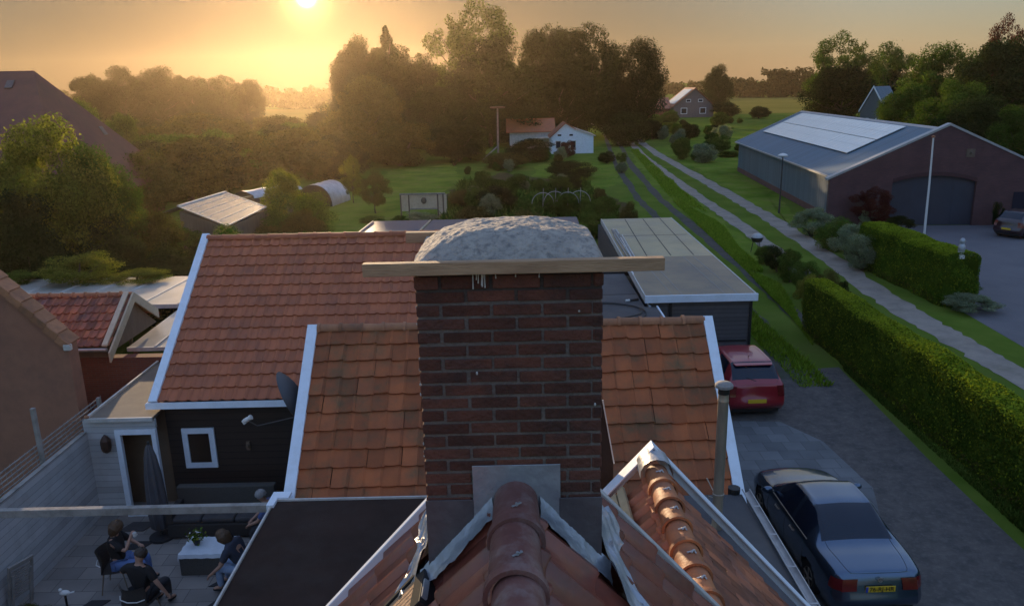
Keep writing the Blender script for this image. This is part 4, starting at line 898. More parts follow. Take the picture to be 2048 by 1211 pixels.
def person(label, loc, rz, shirt, trousers, hair, hair_kind, J):
    """sitting figure facing +Y; J overrides joints"""
    o = thing('person', label, 'person', loc, rz)
    b = dict(pel=(0, 0, .53), spi=(0, -.02, .74), che=(0, -.03, .97), nec=(0, -.01, 1.10), hb=(0, .02, 1.18), hc=(0, .035, 1.27), ht=(0, .03, 1.345),
             hpR=(.10, .03, .50), knR=(.14, .46, .52), anR=(.13, .46, .11), toR=(.14, .62, .05), hpL=(-.10, .03, .50), knL=(-.14, .46, .52), anL=(-.13, .46, .11), toL=(-.14, .62, .05),
             shR=(.19, -.02, 1.03), elR=(.26, .12, .78), wrR=(.14, .33, .72), shL=(-.19, -.02, 1.03), elL=(-.26, .12, .78), wrL=(-.14, .33, .72))
    b.update(J)
    rad = dict(pel=.135, spi=.115, che=(.135, .10), nec=.052, hb=.066, hc=.092, ht=.062, hpR=.09, knR=.062, anR=.042, toR=.034, hpL=.09, knL=.062, anL=.042, toL=.034,
               shR=.062, elR=.043, wrR=.028, shL=.062, elL=.043, wrL=.028)
    nd = {k: (*b[k], rad[k]) for k in b}
    ed = [('pel', 'spi'), ('spi', 'che'), ('che', 'nec'), ('nec', 'hb'), ('hb', 'hc'), ('hc', 'ht'), ('pel', 'hpR'), ('hpR', 'knR'), ('knR', 'anR'), ('anR', 'toR'), ('pel', 'hpL'), ('hpL', 'knL'), ('knL', 'anL'), ('anL', 'toL'),
          ('che', 'shR'), ('shR', 'elR'), ('elR', 'wrR'), ('che', 'shL'), ('shL', 'elL'), ('elL', 'wrL')]
    hd = (Vector(b['hc']) - Vector(b['hb'])).normalized(); fwd = Vector(J.get('_face', (0, 1, 0))) if '_face' in J else Vector((0, 1, 0)); fwd = (fwd - hd * fwd.dot(hd)).normalized(); rt = fwd.cross(hd)
    nd.pop('_face', None); b.pop('_face', None)
    nose = Vector(b['hc']) + fwd * .105 - hd * .035; nd['nose'] = (*nose, .012); ed.append(('hc', 'nose'))
    for s, q in (('R', 1), ('L', -1)):
        e = Vector(b['hc']) + rt * q * .098 - fwd * .012 - hd * .02; nd['ear' + s] = (*e, .014); ed.append(('hc', 'ear' + s))
        wv = Vector(b['wr' + s]); d = (wv - Vector(b['el' + s])).normalized(); up = Vector((0, 0, 1)) if abs(d.z) < .8 else Vector((0, 1, 0)); sd_ = d.cross(up).normalized(); dn = d.cross(sd_)
        pm = wv + d * .06; nd['pm' + s] = (*pm, .026); ed.append(('wr' + s, 'pm' + s))
        for k in range(4):
            off = sd_ * (-.030 + .020 * k); ln = (.030, .036, .034, .026)[k]
            a1 = pm + d * .035 + off; a2 = a1 + (d * .8 + dn * .5).normalized() * ln; a3 = a2 + (d * .35 + dn * .9).normalized() * ln * .8
            for n_, p_, r_ in (('a', a1, .009), ('b', a2, .0085), ('c', a3, .007)): nd[f'f{s}{k}{n_}'] = (*p_, r_)
            ed += [('pm' + s, f'f{s}{k}a'), (f'f{s}{k}a', f'f{s}{k}b'), (f'f{s}{k}b', f'f{s}{k}c')]
        th1 = pm + sd_ * .038 * (-1 if s == 'R' else 1) - d * .02; th2 = th1 + (d + dn * .5).normalized() * .035
        nd['t1' + s] = (*th1, .011); nd['t2' + s] = (*th2, .009); ed += [('pm' + s, 't1' + s), ('t1' + s, 't2' + s)]
    me = skin_mesh('body', nd, ed); body = link_mesh('body', me, o, [SKIN])
    def cloth(name, keys, edges, grow, m):
        n2 = {k: (*b[k], tuple(x + grow for x in rad[k]) if isinstance(rad[k], tuple) else rad[k] + grow) for k in keys}
        link_mesh(name, skin_mesh(name, n2, edges), o, [m])
    half = {s: tuple(Vector(b['sh' + s]).lerp(Vector(b['el' + s]), .85)) for s in 'RL'}
    long_ = J.get('_long', False) if False else None
    for s in 'RL': b['sl' + s] = half[s]; rad['sl' + s] = .05
    b['nk'] = tuple(Vector(b['che']).lerp(Vector(b['nec']), .72)); rad['nk'] = .098
    cloth('shirt', ['spi', 'pel', 'che', 'nk', 'shR', 'slR', 'shL', 'slL'], [('pel', 'spi'), ('spi', 'che'), ('che', 'nk'), ('che', 'shR'), ('shR', 'slR'), ('che', 'shL'), ('shL', 'slL')], .022, CL[shirt])
    cloth('trousers', ['pel', 'hpR', 'knR', 'anR', 'hpL', 'knL', 'anL'], [('pel', 'hpR'), ('hpR', 'knR'), ('knR', 'anR'), ('pel', 'hpL'), ('hpL', 'knL'), ('knL', 'anL')], .020, CL[trousers])
    for s in 'RL':
        n2 = {'h': (*(Vector(b['an' + s]) + Vector((0, -.03, -.07))), .040), 'a': (*(Vector(b['an' + s]) + Vector((0, .02, -.055))), .046), 't': (*(Vector(b['to' + s]) + Vector((0, .02, -.012))), .036)}
        link_mesh('shoe', skin_mesh('shoe', n2, [('h', 'a'), ('a', 't')]), o, [M['black']])
    # hair
    Mh = Matrix.Translation(Vector(b['hc']) - fwd * .012 + hd * .012) @ Matrix((rt, fwd, hd)).transposed().to_4x4()
    hb_ = MB(); P = []
    for j in range(15):
        th = math.pi * (.0 + (.95 if hair_kind == 'long' else .62) * j / 14); row = []
        for i in range(29):
            ph = 2 * math.pi * (i % 28) / 28; fr = math.sin(ph)   # +1 = face side
            t2 = th * (1 if fr < .2 else 1 - .42 * (fr - .2) / .8)
            r = 1 + .05 * math.sin(ph * 9 + j) + .03 * math.sin(ph * 17 - 2 * j)
            x, y, z = .108 * math.sin(t2) * math.cos(ph) * r, .118 * math.sin(t2) * math.sin(ph) * r, .112 * math.cos(t2) * r
            if hair_kind == 'long' and t2 > 1.6: x *= 1.25; z -= (t2 - 1.6) * .12; y = y * 1.1 - .01
            row.append(Mh @ Vector((x, y, z)))
        P.append(row)
    hb_.grid(P); hb_.build('hair', HAIR[hair], o, smooth=True, local=True)
    for q in (-1, 1):
        e_ = MB(); e_.ball(Vector(b['hc']) + fwd * .083 + rt * q * .033 - hd * .005, .012, 8, 6); e_.build('eye', M['black'], o, smooth=True, local=True)
    return o
chair('black bucket chair with a pale back trim under the person in blue jeans', (-7.72, 13.35, 0), R(-80))
person('person in a dark jacket and blue jeans sitting on a chair with a cup raised', (-7.66, 13.36, .03), R(-80), 'black', 'jeans', 'brown', 'long',
       dict(elR=(.25, .22, .86), wrR=(.12, .30, 1.06), elL=(-.25, .18, .80), wrL=(-.08, .36, .80), hc=(0, .06, 1.27), ht=(0, .055, 1.345)))
cup2 = thing('white_cup', 'small pale cup in the raised hand of the person in blue jeans', 'cup', (-7.24, 13.27, 1.13))
b_ = MB(); b_.lathe([(.028, 1.13), (.036, 1.21), (.03, 1.21), (.024, 1.14)], (-7.24, 13.27, 0), 12); b_.tube([(-7.21, 13.27, 1.19), (-7.185, 13.27, 1.17), (-7.21, 13.27, 1.15)], .006, 6); b_.build('cup', M['offwhite'], cup2, smooth=True)
chair('black bucket chair under the person in a black shirt nearest the camera', (-6.78, 12.3, 0), R(-14))
person('person in a black shirt sitting back to the camera with one arm hanging', (-6.76, 12.36, .03), R(-14), 'black', 'dark', 'dark', 'short',
       dict(elL=(-.44, .04, .86), wrL=(-.34, .26, .70), elR=(.36, -.04, .80), wrR=(.44, .04, .56), hc=(.03, .06, 1.27), ht=(.04, .06, 1.345), nec=(.0, .01, 1.10), shR=(.21, -.02, 1.02), shL=(-.21, -.02, 1.02)))
ph = thing('smartphone', 'dark phone in the hanging right hand of the person in black', 'phone', (-6.31, 12.34, .47)); b_ = MB(); b_.box(-6.35, -6.27, 12.29, 12.43, .462, .474, None); b_.build('phone', M['black'], ph, bev=.006)
chair('black bucket chair under the person in pale jeans', (-5.15, 13.1, 0), R(78))
person('person with a brown bob in a navy top and pale jeans bending forward', (-5.17, 13.1, .03), R(78), 'navy', 'pale', 'brown', 'long',
       dict(spi=(0, .06, .72), che=(0, .20, .90), nec=(0, .29, 1.0), hb=(0, .34, 1.06), hc=(0, .40, 1.13), ht=(0, .43, 1.205), shR=(.19, .20, .95), shL=(-.19, .20, .95), elR=(.22, .36, .70), wrR=(.10, .52, .52), elL=(-.25, .32, .66), wrL=(-.27, .54, .46)))
chair('black bucket chair under the grey haired person in blue by the flat roof', (-4.95, 14.55, 0), R(96))
person('grey haired person in a blue shirt leaning forward beside the flat roof', (-4.98, 14.55, .03), R(96), 'blue', 'dark', 'grey', 'short',
       dict(spi=(0, .04, .74), che=(0, .12, .95), nec=(0, .18, 1.07), hb=(0, .21, 1.14), hc=(0, .25, 1.22), ht=(0, .26, 1.295), shR=(.19, .12, 1.0), shL=(-.19, .12, 1.0), elR=(.24, .30, .76), wrR=(.10, .48, .64), elL=(-.24, .30, .76), wrL=(-.10, .50, .62)))
# lower left corner: folded slatted chair, bush, bird figure
fc = thing('folding_chair', 'folded grey slatted garden chair leaning on the white fence', 'folding chair', (-9.2, 12.75, 0))
Mf = Matrix.Translation((-9.30, 12.75, 0)) @ Matrix.Rotation(R(10), 4, 'Y') @ Matrix.Rotation(R(-20), 4, 'Z')
b_ = MB(); b_.box(-.02, .02, -.25, -.21, 0, 1.0, Mf); b_.box(-.02, .02, .21, .25, 0, 1.0, Mf); b_.box(-.02, .02, -.21, .21, .92, 1.0, Mf); b_.box(.02, .05, -.20, -.16, 0, .8, Mf); b_.box(.02, .05, .16, .20, 0, .8, Mf); b_.build('frame', M['timber_grey'], fc)
b_ = MB()
for k in range(11): b_.box(-.012, .012, -.205, .205, .30 + k * .054, .30 + k * .054 + .026, Mf)
b_.build('slats', M['timber_grey'], fc)
plant('fine', 'low dark potted bush in the bottom left corner of the patio', 'bush', 'patio_bush', -8.75, 12.0, .55, 1.1, 'brown')
plant('fine', 'small green bush against the white fence beside the folded chair', 'bush', 'patio_bush', -9.05, 11.4, .6, .7, 'mid')
bf = thing('garden_ornament', 'small white bird figure on a dark stake beside the patio bush', 'garden ornament', (-8.3, 12.55, 0))
b_ = MB(); b_.tube([(-8.3, 12.55, 0), (-8.3, 12.55, .38)], .02, 8); b_.build('stake', M['black'], bf); b_ = MB(); b_.ball((-8.3, 12.55, .44), (.10, .055, .05), 12, 8); b_.ball((-8.37, 12.55, .50), .035, 8, 6); b_.prism([(-8.21, 12.53, .44), (-8.12, 12.53, .47), (-8.12, 12.53, .45)], (0, .04, 0)); b_.build('bird', M['offwhite'], bf, smooth=True)

# ------------------------------------------------------------------ neighbours on the left
nb = thing('neighbour_house', 'brown plastered gable of the neighbour with a sloping red tile edge at far left', 'house', (-11.5, 17.2, 0))
b_ = MB(); b_.prism([(-10.08, 17.0, 0), (-10.08, 17.0, 3.80), (-13.4, 17.0, 7.45), (-16.6, 17.0, 3.9), (-16.6, 17.0, 0)], (0, .4, 0)); b_.build('wall', M['stucco'], nb)
b_ = MB()
for sgn in (0, 1):
    a, c = ((-10.0, 3.75), (-13.4, 7.49)) if sgn == 0 else ((-16.7, 3.8), (-13.4, 7.49))
    n = 15
    for k in range(n):
        t0, t1 = k / n, (k + 1.12) / n; p = Vector((a[0] + (c[0] - a[0]) * t0, 17.16, a[1] + (c[1] - a[1]) * t0)); q = Vector((a[0] + (c[0] - a[0]) * t1, 17.16, a[1] + (c[1] - a[1]) * t1)); p.z += .045
        b_.beam(p, q, .46, .045); 
        b_.beam(p + Vector((0, -.245, -.07)), q + Vector((0, -.245, -.09)), .03, .16)
b_.build('verge_tiles', M['ridge_mid'], nb, bev=.008)
b_ = MB(); b_.box(-10.12, -9.96, 16.88, 17.0, 3.66, 3.80); b_.build('kneeler_stone', M['white_old'], nb, bev=.02)
ls = thing('tiled_outbuilding', 'small outbuilding with blackened red tiles and cream gable boards above a red brick wall', 'outbuilding', (-11, 19.5, 0))
b_ = MB(); b_.box(-14, -8.95, 19.6, 19.9, 0, 2.55); b_.build('wall', M['brickwall'], ls)
b_ = MB(); tiles(b_, (-14.0, 19.45, 2.90), (1, 0, 0), (0, 1.55, 1.0), 3.55, 1.845, .20, .29, .045, .035, roll_profile, 8, .008); b_.build('roof', M['tile_nb'], ls, smooth=True)
b_ = MB(); tiles(b_, (-10.45, 22.55, 2.90), (-1, 0, 0), (0, -1.55, 1.0), 3.55, 1.845, .20, .29, .03, .025, roll_profile, 5, .006); b_.build('roof', M['tile_nb'], ls, smooth=True, label='far slope of the small tiled roof')
b_ = MB(); ridge_caps(b_, (-14, 21, 3.9), (-10.43, 21, 3.9), 11, .08, .02, seg=8); b_.build('ridge_tile', M['ridge_mid'], ls, smooth=True)
b_ = MB(); b_.prism([(-10.52, 19.5, 2.70), (-10.52, 22.4, 2.70), (-10.52, 21, 3.72)], (-.05, 0, 0)); b_.box(-14, -10.55, 19.65, 19.7, 2.5, 2.9); b_.build('gable', M['interior'] if 'interior' in M else M['timber'], ls)
b_ = MB()
b_.prism([(-10.42, 19.28, 2.80), (-10.42, 21.0, 3.97), (-10.42, 21.0, 3.70), (-10.42, 19.28, 2.53)], (.05, 0, 0)); b_.prism([(-10.421, 21.0, 3.97), (-10.421, 22.3, 3.12), (-10.421, 22.3, 2.85), (-10.421, 21.0, 3.70)], (.05, 0, 0))
b_.prism([(-10.60, 19.36, 2.99), (-10.60, 20.9, 4.01), (-10.60, 20.9, 3.96), (-10.60, 19.36, 2.94)], (.14, 0, 0)); b_.build('verge_board', M['cream'], ls, bev=.004)
b_ = MB(); b_.tube([(-14, 19.40, 2.84), (-10.5, 19.40, 2.84)], .05, 10); b_.build('gutter', M['zinc'], ls, smooth=True)
cp_ = thing('carport', 'wide pale sheet roof with thin raised ribs behind the small tiled outbuilding', 'carport', (-14, 24.5, 0))
b_ = MB(); b_.prism([(-21, 24.3, 2.70), (-8.0, 24.3, 2.70), (-8.0, 28.8, 2.56), (-21, 28.8, 2.56)], (0, 0, .03)); b_.build('roof', M['poly'], cp_)
b_ = MB(); b_.prism([(-10.5, 20.45, 2.52), (-8.0, 20.45, 2.52), (-8.0, 24.25, 2.62), (-10.5, 24.25, 2.62)], (0, 0, .03)); b_.build('roof', M['poly'], cp_, label='lower bluish part of the pale sheet roof')
b_ = MB()
for x in np.arange(-20.4, -8, 1.22): b_.beam((x, 24.3, 2.74), (x, 28.8, 2.60), .05, .03)
for x in (-9.75, -8.55): b_.beam((x, 20.45, 2.565), (x, 24.25, 2.665), .05, .03)
b_.box(-21, -8, 24.24, 24.30, 2.60, 2.735); b_.box(-10.5, -8, 20.40, 20.45, 2.45, 2.56); b_.build('rib', M['white_old'], cp_)
for x, y in ((-20.8, 24.5), (-14.5, 24.5), (-10.3, 24.4), (-20.8, 28.6), (-14.5, 28.6), (-10.3, 28.6), (-10.35, 20.6)):
    b_ = MB(); b_.box(x - .06, x + .06, y - .06, y + .06, 0, 2.54 if y > 21 else 2.5); b_.build('post', M['timber'], cp_)

# ------------------------------------------------------------------ garage and low roof on the drive side
gar = thing('garage', 'long dark boarded garage with a grey felt roof and bright white front fascia', 'garage', (6.2, 31, 0))
b_ = MB(); b_.box(4.42, 7.72, 24.45, 39.3, 0, 2.38); b_.build('wall', M['dkboard2'], gar)
b_ = MB(); b_.prism([(4.30, 24.32, 2.40), (7.82, 24.32, 2.40), (7.93, 30.3, 2.40), (4.426, 30.3, 2.40)], (0, 0, .20)); b_.build('roof', M['felt_mid'], gar)
b_ = MB(); b_.prism([(4.426, 30.304, 2.40), (7.93, 30.304, 2.40), (8.1, 39.5, 2.40), (4.62, 39.5, 2.40)], (0, 0, .204)); b_.build('roof', M['felt'], gar, label='far half of the felt roof, lighter tan')
b_ = MB()
for x0, x1 in ((5.35, 5.75), (6.3, 6.65), (7.2, 7.5)): b_.prism([(x0, 30.5, 2.604), (x0 + .035, 30.5, 2.604), (x1 + .035, 39.3, 2.604), (x1, 39.3, 2.604)], (0, 0, .006))
for y in (34.8,): b_.prism([(4.8, y, 2.604), (7.9, y + .05, 2.604), (7.9, y + .085, 2.604), (4.8, y + .035, 2.604)], (0, 0, .004))
b_.build('felt_seam', M['felt_seam'], gar)
b_ = MB()
for x in (5.15, 5.48, 6.85, 7.25): b_.prism([(x, 24.4, 2.604), (x + .02, 24.4, 2.604), (x - .10, 30.2, 2.604), (x - .13, 30.2, 2.604)], (0, 0, .005))
b_.build('felt_line', M['felt_line'], gar)
b_ = MB(); b_.box(4.25, 7.86, 24.25, 24.315, 2.41, 2.65); b_.build('front_fascia', M['white'], gar, bev=.006)
b_ = MB(); b_.prism([(7.825, 24.32, 2.40), (7.865, 24.32, 2.40), (8.145, 39.5, 2.40), (8.105, 39.5, 2.40)], (0, 0, .215)); b_.prism([(4.255, 24.32, 2.40), (4.295, 24.32, 2.40), (4.615, 39.5, 2.40), (4.575, 39.5, 2.40)], (0, 0, .225)); b_.build('side_edging', M['white_old'], gar)
b_ = MB(); b_.box(5.05, 5.15, 24.40, 24.45, 0, 2.38); b_.box(7.66, 7.74, 24.40, 24.45, 0, 2.38); b_.box(6.2, 7.6, 24.42, 24.45, 1.02, 1.06); b_.build('corner_post', M['black'], gar)
low = thing('low_flat_building', 'low felt roofed building with a thin white edge between the annex and the garage', 'building', (3, 22, 0))
b_ = MB(); b_.box(1.72, 4.24, 17.1, 28.8, 0, 2.2); b_.build('wall', M['dkboard2'], low)
b_ = MB(); b_.prism([(1.7, 17.0, 2.21), (4.55, 17.0, 2.21), (4.60, 24.2, 2.21), (4.24, 24.24, 2.21), (4.24, 28.9, 2.21), (1.7, 28.9, 2.21)], (0, 0, .09)); b_.build('roof', M['felt_dark'], low)
b_ = MB(); b_.prism([(4.55, 17.0, 2.21), (4.60, 17.0, 2.21), (4.65, 24.2, 2.21), (4.60, 24.2, 2.21)], (0, 0, .13)); b_.prism([(4.40, 24.2, 2.22), (4.46, 24.2, 2.22), (4.38, 28.3, 2.62), (4.32, 28.3, 2.62)], (0, 0, .06)); b_.build('white_edge', M['white'], low)
b_ = MB(); b_.box(1.7, 4.7, 28.86, 28.92, 2.21, 2.36); b_.build('rear_upstand', M['black'], low)
for k in range(2):
    sheet_ = MB(); y = (21.2, 25.8)[k]; sheet_.box(1.75, 4.2, y, y + .05, 2.304, 2.309); sheet_.build('felt_seam', M['felt_seam'], low)
hz = thing('garden_hose', 'black hose lying in a wide loop on the low felt roof', 'hose', (3.6, 23.4, 2.31))
b_ = MB()
for k, (rx, ry, dz) in enumerate(((1.25, 1.15, 0), (1.15, .85, .025))):
    b_.tube([(2.9 + rx * math.cos(t), 23.55 + ry * math.sin(t) + .1 * k, 2.335 + dz + .006 * math.sin(5 * t)) for t in [R(-115 + 260 * i / 40) for i in range(41)]], .022, 6)
b_.build('hose', M['black'], hz, smooth=True)
hn = thing('hose_nozzle', 'black hose nozzle with a pale tip at the end of the white fascia', 'nozzle', (4.0, 25.0, 2.31)); b_ = MB(); b_.tube([(3.85, 24.9, 2.34), (4.15, 25.0, 2.35)], [.03, .045], 8); b_.build('body', M['black'], hn); b_ = MB(); b_.tube([(3.72, 24.86, 2.34), (3.85, 24.9, 2.34)], .045, 8); b_.build('tip', M['offwhite'], hn)
for i in range(8):
    x = 4.55 + .09 * (i % 4) + random.uniform(-.03, .03); z = 2.635 + .035 * (i // 4); y0 = 29.4 + random.uniform(-.4, .5); y1 = 35.5 + random.uniform(-2.5, 1)
    b_ = MB(); b_.beam((x, y0, z), (x + .13 + random.uniform(-.06, .06), y1, z + .01), .05, .028); o = b_.build('timber_lath', M['white_old'] if i % 2 else M['timber_grey'], bev=.003)
    tag(o, 'pale weathered lath in the heap along the left edge of the garage roof', 'lath', 'laths heaped on the garage roof edge')
# dark panel roofs between the back building and the garden
pr = thing('panel_roof_shed', 'dark panelled low shed roof behind the ridge of the brown red roof', 'shed', (-3, 40, 0))
b_ = MB(); b_.box(-7.5, 3.4, 39.3, 42.2, 0, 1.95); b_.build('wall', M['timber'], pr)
b_ = MB(); b_.prism([(-7.9, 38.9, 1.98), (-4.9, 38.9, 1.98), (-4.4, 42.4, 2.22), (-7.4, 42.4, 2.22)], (0, 0, .06)); b_.prism([(-4.7, 38.9, 1.98), (-1.9, 38.9, 1.98), (-1.6, 42.4, 2.22), (-4.2, 42.4, 2.22)], (0, 0, .06)); b_.prism([(-1.6, 38.9, 1.98), (3.6, 38.9, 1.98), (3.6, 42.4, 2.22), (-1.3, 42.4, 2.22)], (0, 0, .06)); b_.build('roof', mat('purple_panel', (.09, .085, .11), (.07, .066, .085), .8, .45), pr)
b_ = MB(); b_.beam((-7.93, 38.9, 2.03), (-7.43, 42.4, 2.27), .06, .07); b_.beam((-4.82, 38.9, 2.03), (-4.32, 42.4, 2.27), .07, .07); b_.build('edge_strip', M['cream'], pr)

# ------------------------------------------------------------------ cars
def cr(p0, p1, p2, p3, t):
    return .5 * (2 * p1 + (p2 - p0) * t + (2 * p0 - 5 * p1 + 4 * p2 - p3) * t * t + (3 * p1 - p0 - 3 * p2 + p3) * t ** 3)
def make_car(label, loc, rz, S, paint, plate='76-RJ-HR', plate_blue=True, badge=True, tail='r', wheel_r=.31):
    """S: stations rear->front; each (y, [ (x,z) x 7 ]) from underside edge to roof centre line"""
    o = thing('parked_car', label, 'car', loc, rz)
    ys = np.array([s[0] for s in S], float); K = np.array([s[1] for s in S], float); DY = np.array([s[2] if len(s) > 2 else [0] * 7 for s in S], float)
    n = len(S); sub = 7; msub = 4
    def interp(A):
        outp = []
        for i in range(n - 1):
            for k in range(sub):
                t = k / sub; outp.append(cr(A[max(i - 1, 0)], A[i], A[i + 1], A[min(i + 2, n - 1)], t))
        outp.append(A[-1]); return np.array(outp)
    YY = interp(ys); KK = interp(K); DD = interp(DY)
    m = 7; cols = []
    for j in range(m - 1):
        for k in range(msub):
            t = k / msub; cols.append((j, t))
    cols.append((m - 2, 1.0))
    def across(row, j, t):
        return cr(row[max(j - 1, 0)], row[j], row[j + 1], row[min(j + 2, m - 1)] if j + 2 < m else row[j + 1] + (row[j + 1] - row[j]) * .3, t)
    G = np.zeros((len(YY), len(cols), 3))
    for i in range(len(YY)):
        for c, (j, t) in enumerate(cols):
            x, z = across(KK[i], j, t); dy = across(DD[i].reshape(-1, 1), j, t)[0]
            G[i, c] = (max(0, x), YY[i] + dy, z)
    G[:, -1, 0] = 0
    wy = S[0][3]  # wheel centres, window spans
    rw, fw, side0, side1, rg0, rg1, fg0, fg1, pill = wy
    parts = {'body': MB(), 'side': MB(), 'rear': MB(), 'front': MB()}
    def cell(i, c):
        y = (YY[i] + YY[min(i + 1, len(YY) - 1)]) / 2; z = G[i:i + 2, c:c + 2, 2].mean(); xm = G[i:i + 2, c:c + 2, 0].mean()
        j = cols[c][0]
        if j <= 2 and min(math.hypot(y - rw, z - wheel_r), math.hypot(y - fw, z - wheel_r)) < wheel_r + .055: return None
        if j == 3 and 0 <= cols[c][1] < 1 and side0 < y < side1 and not any(abs(y - p) < .045 for p in pill):
            lo = .02
            return 'side'
        if j >= 4 and rg0 < y < rg1 and c > 4 * msub - 1 + 0: return 'rear'
        if j >= 4 and fg0 < y < fg1: return 'front'
        return 'body'
    for sg in (1, -1):
        for i in range(len(YY) - 1):
            for c in range(len(cols) - 1):
                k = cell(i, c)
                if k is None: continue
                q = [G[i, c], G[i, c + 1], G[i + 1, c + 1], G[i + 1, c]]
                q = [(sg * p[0], p[1], p[2]) for p in q]
                parts[k].add(q if sg < 0 else q[::-1], [(0, 1, 2, 3)])
        for i, fl_ in ((0, 1), (len(YY) - 1, 0)):
            for c in range(len(cols) - 1):
                a, b = G[i, c], G[i, c + 1]
                q = [(sg * a[0], a[1], a[2]), (sg * b[0], b[1], b[2]), (0, b[1], b[2]), (0, a[1], a[2])]
                parts['body'].add(q if (sg > 0) == bool(fl_) else q[::-1], [(0, 1, 2, 3)])
    def fin(mb, name, mt, **k):
        ob = mb.build(name, mt, o, smooth=True, local=True, **k); bm = bmesh.new(); bm.from_mesh(ob.data); bmesh.ops.remove_doubles(bm, verts=bm.verts, dist=.0008); bmesh.ops.recalc_face_normals(bm, faces=bm.faces); bm.to_mesh(ob.data); bm.free(); return ob
    fin(parts['body'], 'body', paint)
    for s_, nm in (('side', 'side_window'), ('rear', 'rear_window'), ('front', 'windscreen')):
        if parts[s_].f:
            if s_ == 'side':
                for sg in (1, -1):
                    mbs = MB()
                    for f in parts[s_].f:
                        q = [parts[s_].v[k] for k in f]
                        if sum(p[0] for p in q) * sg > 0: mbs.add(q, [(0, 1, 2, 3)])
                    fin(mbs, nm, M['glass'])
            else: fin(parts[s_], nm, M['glass'])
    # underbody and wheel housings
    b_ = MB(); wmax = K[:, 1, 0].max(); b_.box(-wmax + .16, wmax - .16, ys[0] + .1, ys[-1] - .1, .17, .62); b_.build('underbody', M['black'], o, local=True)
    for y in (rw, fw):
        for sg in (1, -1):
            Mw = Matrix.Translation((sg * (wmax - .10), y, wheel_r)) @ Matrix.Rotation(R(90) * sg, 4, 'Y')
            b_ = MB(); b_.lathe([(wheel_r * .62, -.09), (wheel_r * .93, -.10), (wheel_r, -.07), (wheel_r, .06), (wheel_r * .93, .09), (wheel_r * .64, .08)], (0, 0, 0), 28, Mw); wo = b_.build('wheel', mat_tyre, o, smooth=True, local=True)
            b_ = MB(); b_.lathe([(wheel_r * .64, .06), (wheel_r * .60, .085), (wheel_r * .56, .05)], (0, 0, 0), 28, Mw)
            for k in range(5):
                t = 2 * math.pi * k / 5; b_.beam(Mw @ Vector((0, 0, .07)), Mw @ Vector((wheel_r * .6 * math.cos(t), wheel_r * .6 * math.sin(t), .075)), .05, .03)
            b_.build('rim', M['steel'], wo, local=True)
    # trim: sill line chrome, door lines, handles, mirrors
    cb = 3 * msub; cs = 2 * msub
    for sg in (1, -1):
        pts = [(sg * (G[i, cb][0] + .006), G[i, cb][1], G[i, cb][2] - .004) for i in range(len(YY)) if side0 - .05 < YY[i] < side1 + .05]
        b_ = MB(); b_.tube(pts, .011, 6); b_.build('window_trim', M['steel'], o, local=True)
        yd = [side0 + (side1 - side0) * .30, side0 + (side1 - side0) * .72] if len(pill) > 0 else [side0 + .5]
        for y in yd:
            i = int(np.argmin(abs(YY - y))); p = (G[i, cb] + G[i, cs]) / 2
            b_ = MB(); b_.tube([(sg * (p[0] - .005), y - .11, p[2]), (sg * (p[0] + .035), y - .08, p[2] + .004), (sg * (p[0] + .035), y + .08, p[2] + .004), (sg * (p[0] - .005), y + .11, p[2])], .016, 6); b_.build('door_handle', M['steel'], o, smooth=True, local=True)
        for y in [side0 + .02, (side0 + side1) / 2 - .02, side1 - .02]:
            i = int(np.argmin(abs(YY - y))); b_ = MB(); b_.tube([(sg * (G[i, c][0] + .0005), G[i, c][1], G[i, c][2]) for c in range(3, cb + 1)], .0045, 4); b_.build('door_seam', M['black'], o, local=True)
        b_ = MB(); i = int(np.argmin(abs(YY - (side1 - .12)))); p = G[i, cb]
        b_.ball((sg * (p[0] + .13), side1 - .14, p[2] + .06), (.115, .07, .075), 12, 8); b_.beam((sg * (p[0] - .02), side1 - .12, p[2] + .0), (sg * (p[0] + .08), side1 - .13, p[2] + .03), .06, .04); b_.build('mirror', paint if S[0][4] else M['black'], o, smooth=True, local=True)
        # tail lamp wrapped round the corner
        zt, zb_, wl_ = S[0][5]
        pts = []
        for z in np.linspace(zb_, zt, 5):
            row = []
            for i in list(range(0, 9)):
                # column whose height is nearest z
                c = int(np.argmin(abs(G[i, :cb + 2, 2] - z) + (0 if True else 0))); x = float(np.interp(z, G[i, :cb + 1, 2], G[i, :cb + 1, 0])); yv = float(np.interp(z, G[i, :cb + 1, 2], G[i, :cb + 1, 1]))
                row.append((sg * (x + .006), yv - (.004 if i == 0 else 0), z))
            x0 = row[0]; inner = (sg * (abs(x0[0]) - wl_), x0[1] - .008, z); row = [inner, (x0[0], x0[1] - .008, z)] + row[1:]
            pts.append(row)
        b_ = MB(); b_.grid(pts); b_.build('tail_lamp', mat_tail, o, smooth=True, local=True)
    yr, zp = S[0][6]
    jr = int(np.argmin(abs(YY - (rg0 - .03)))); j1 = cb + 5
    for sg in (1, -1):
        b_ = MB(); b_.tube([(sg * (G[i, j1][0]), G[i, j1][1], G[i, j1][2] + .001) for i in range(2, jr + 1)], .004, 4)
        b_.build('boot_seam', M['black'], o, local=True)
    b_ = MB(); b_.box(-.26, .26, yr - .018, yr - .004, zp - .055, zp + .055); pl = b_.build('licence_plate', mat_plate, o, bev=.004, local=True)
    if plate_blue:
        b_ = MB(); b_.box(-.258, -.215, yr - .021, yr - .019, zp - .053, zp + .053); b_.build('plate_band', mat_eu, pl, local=True)
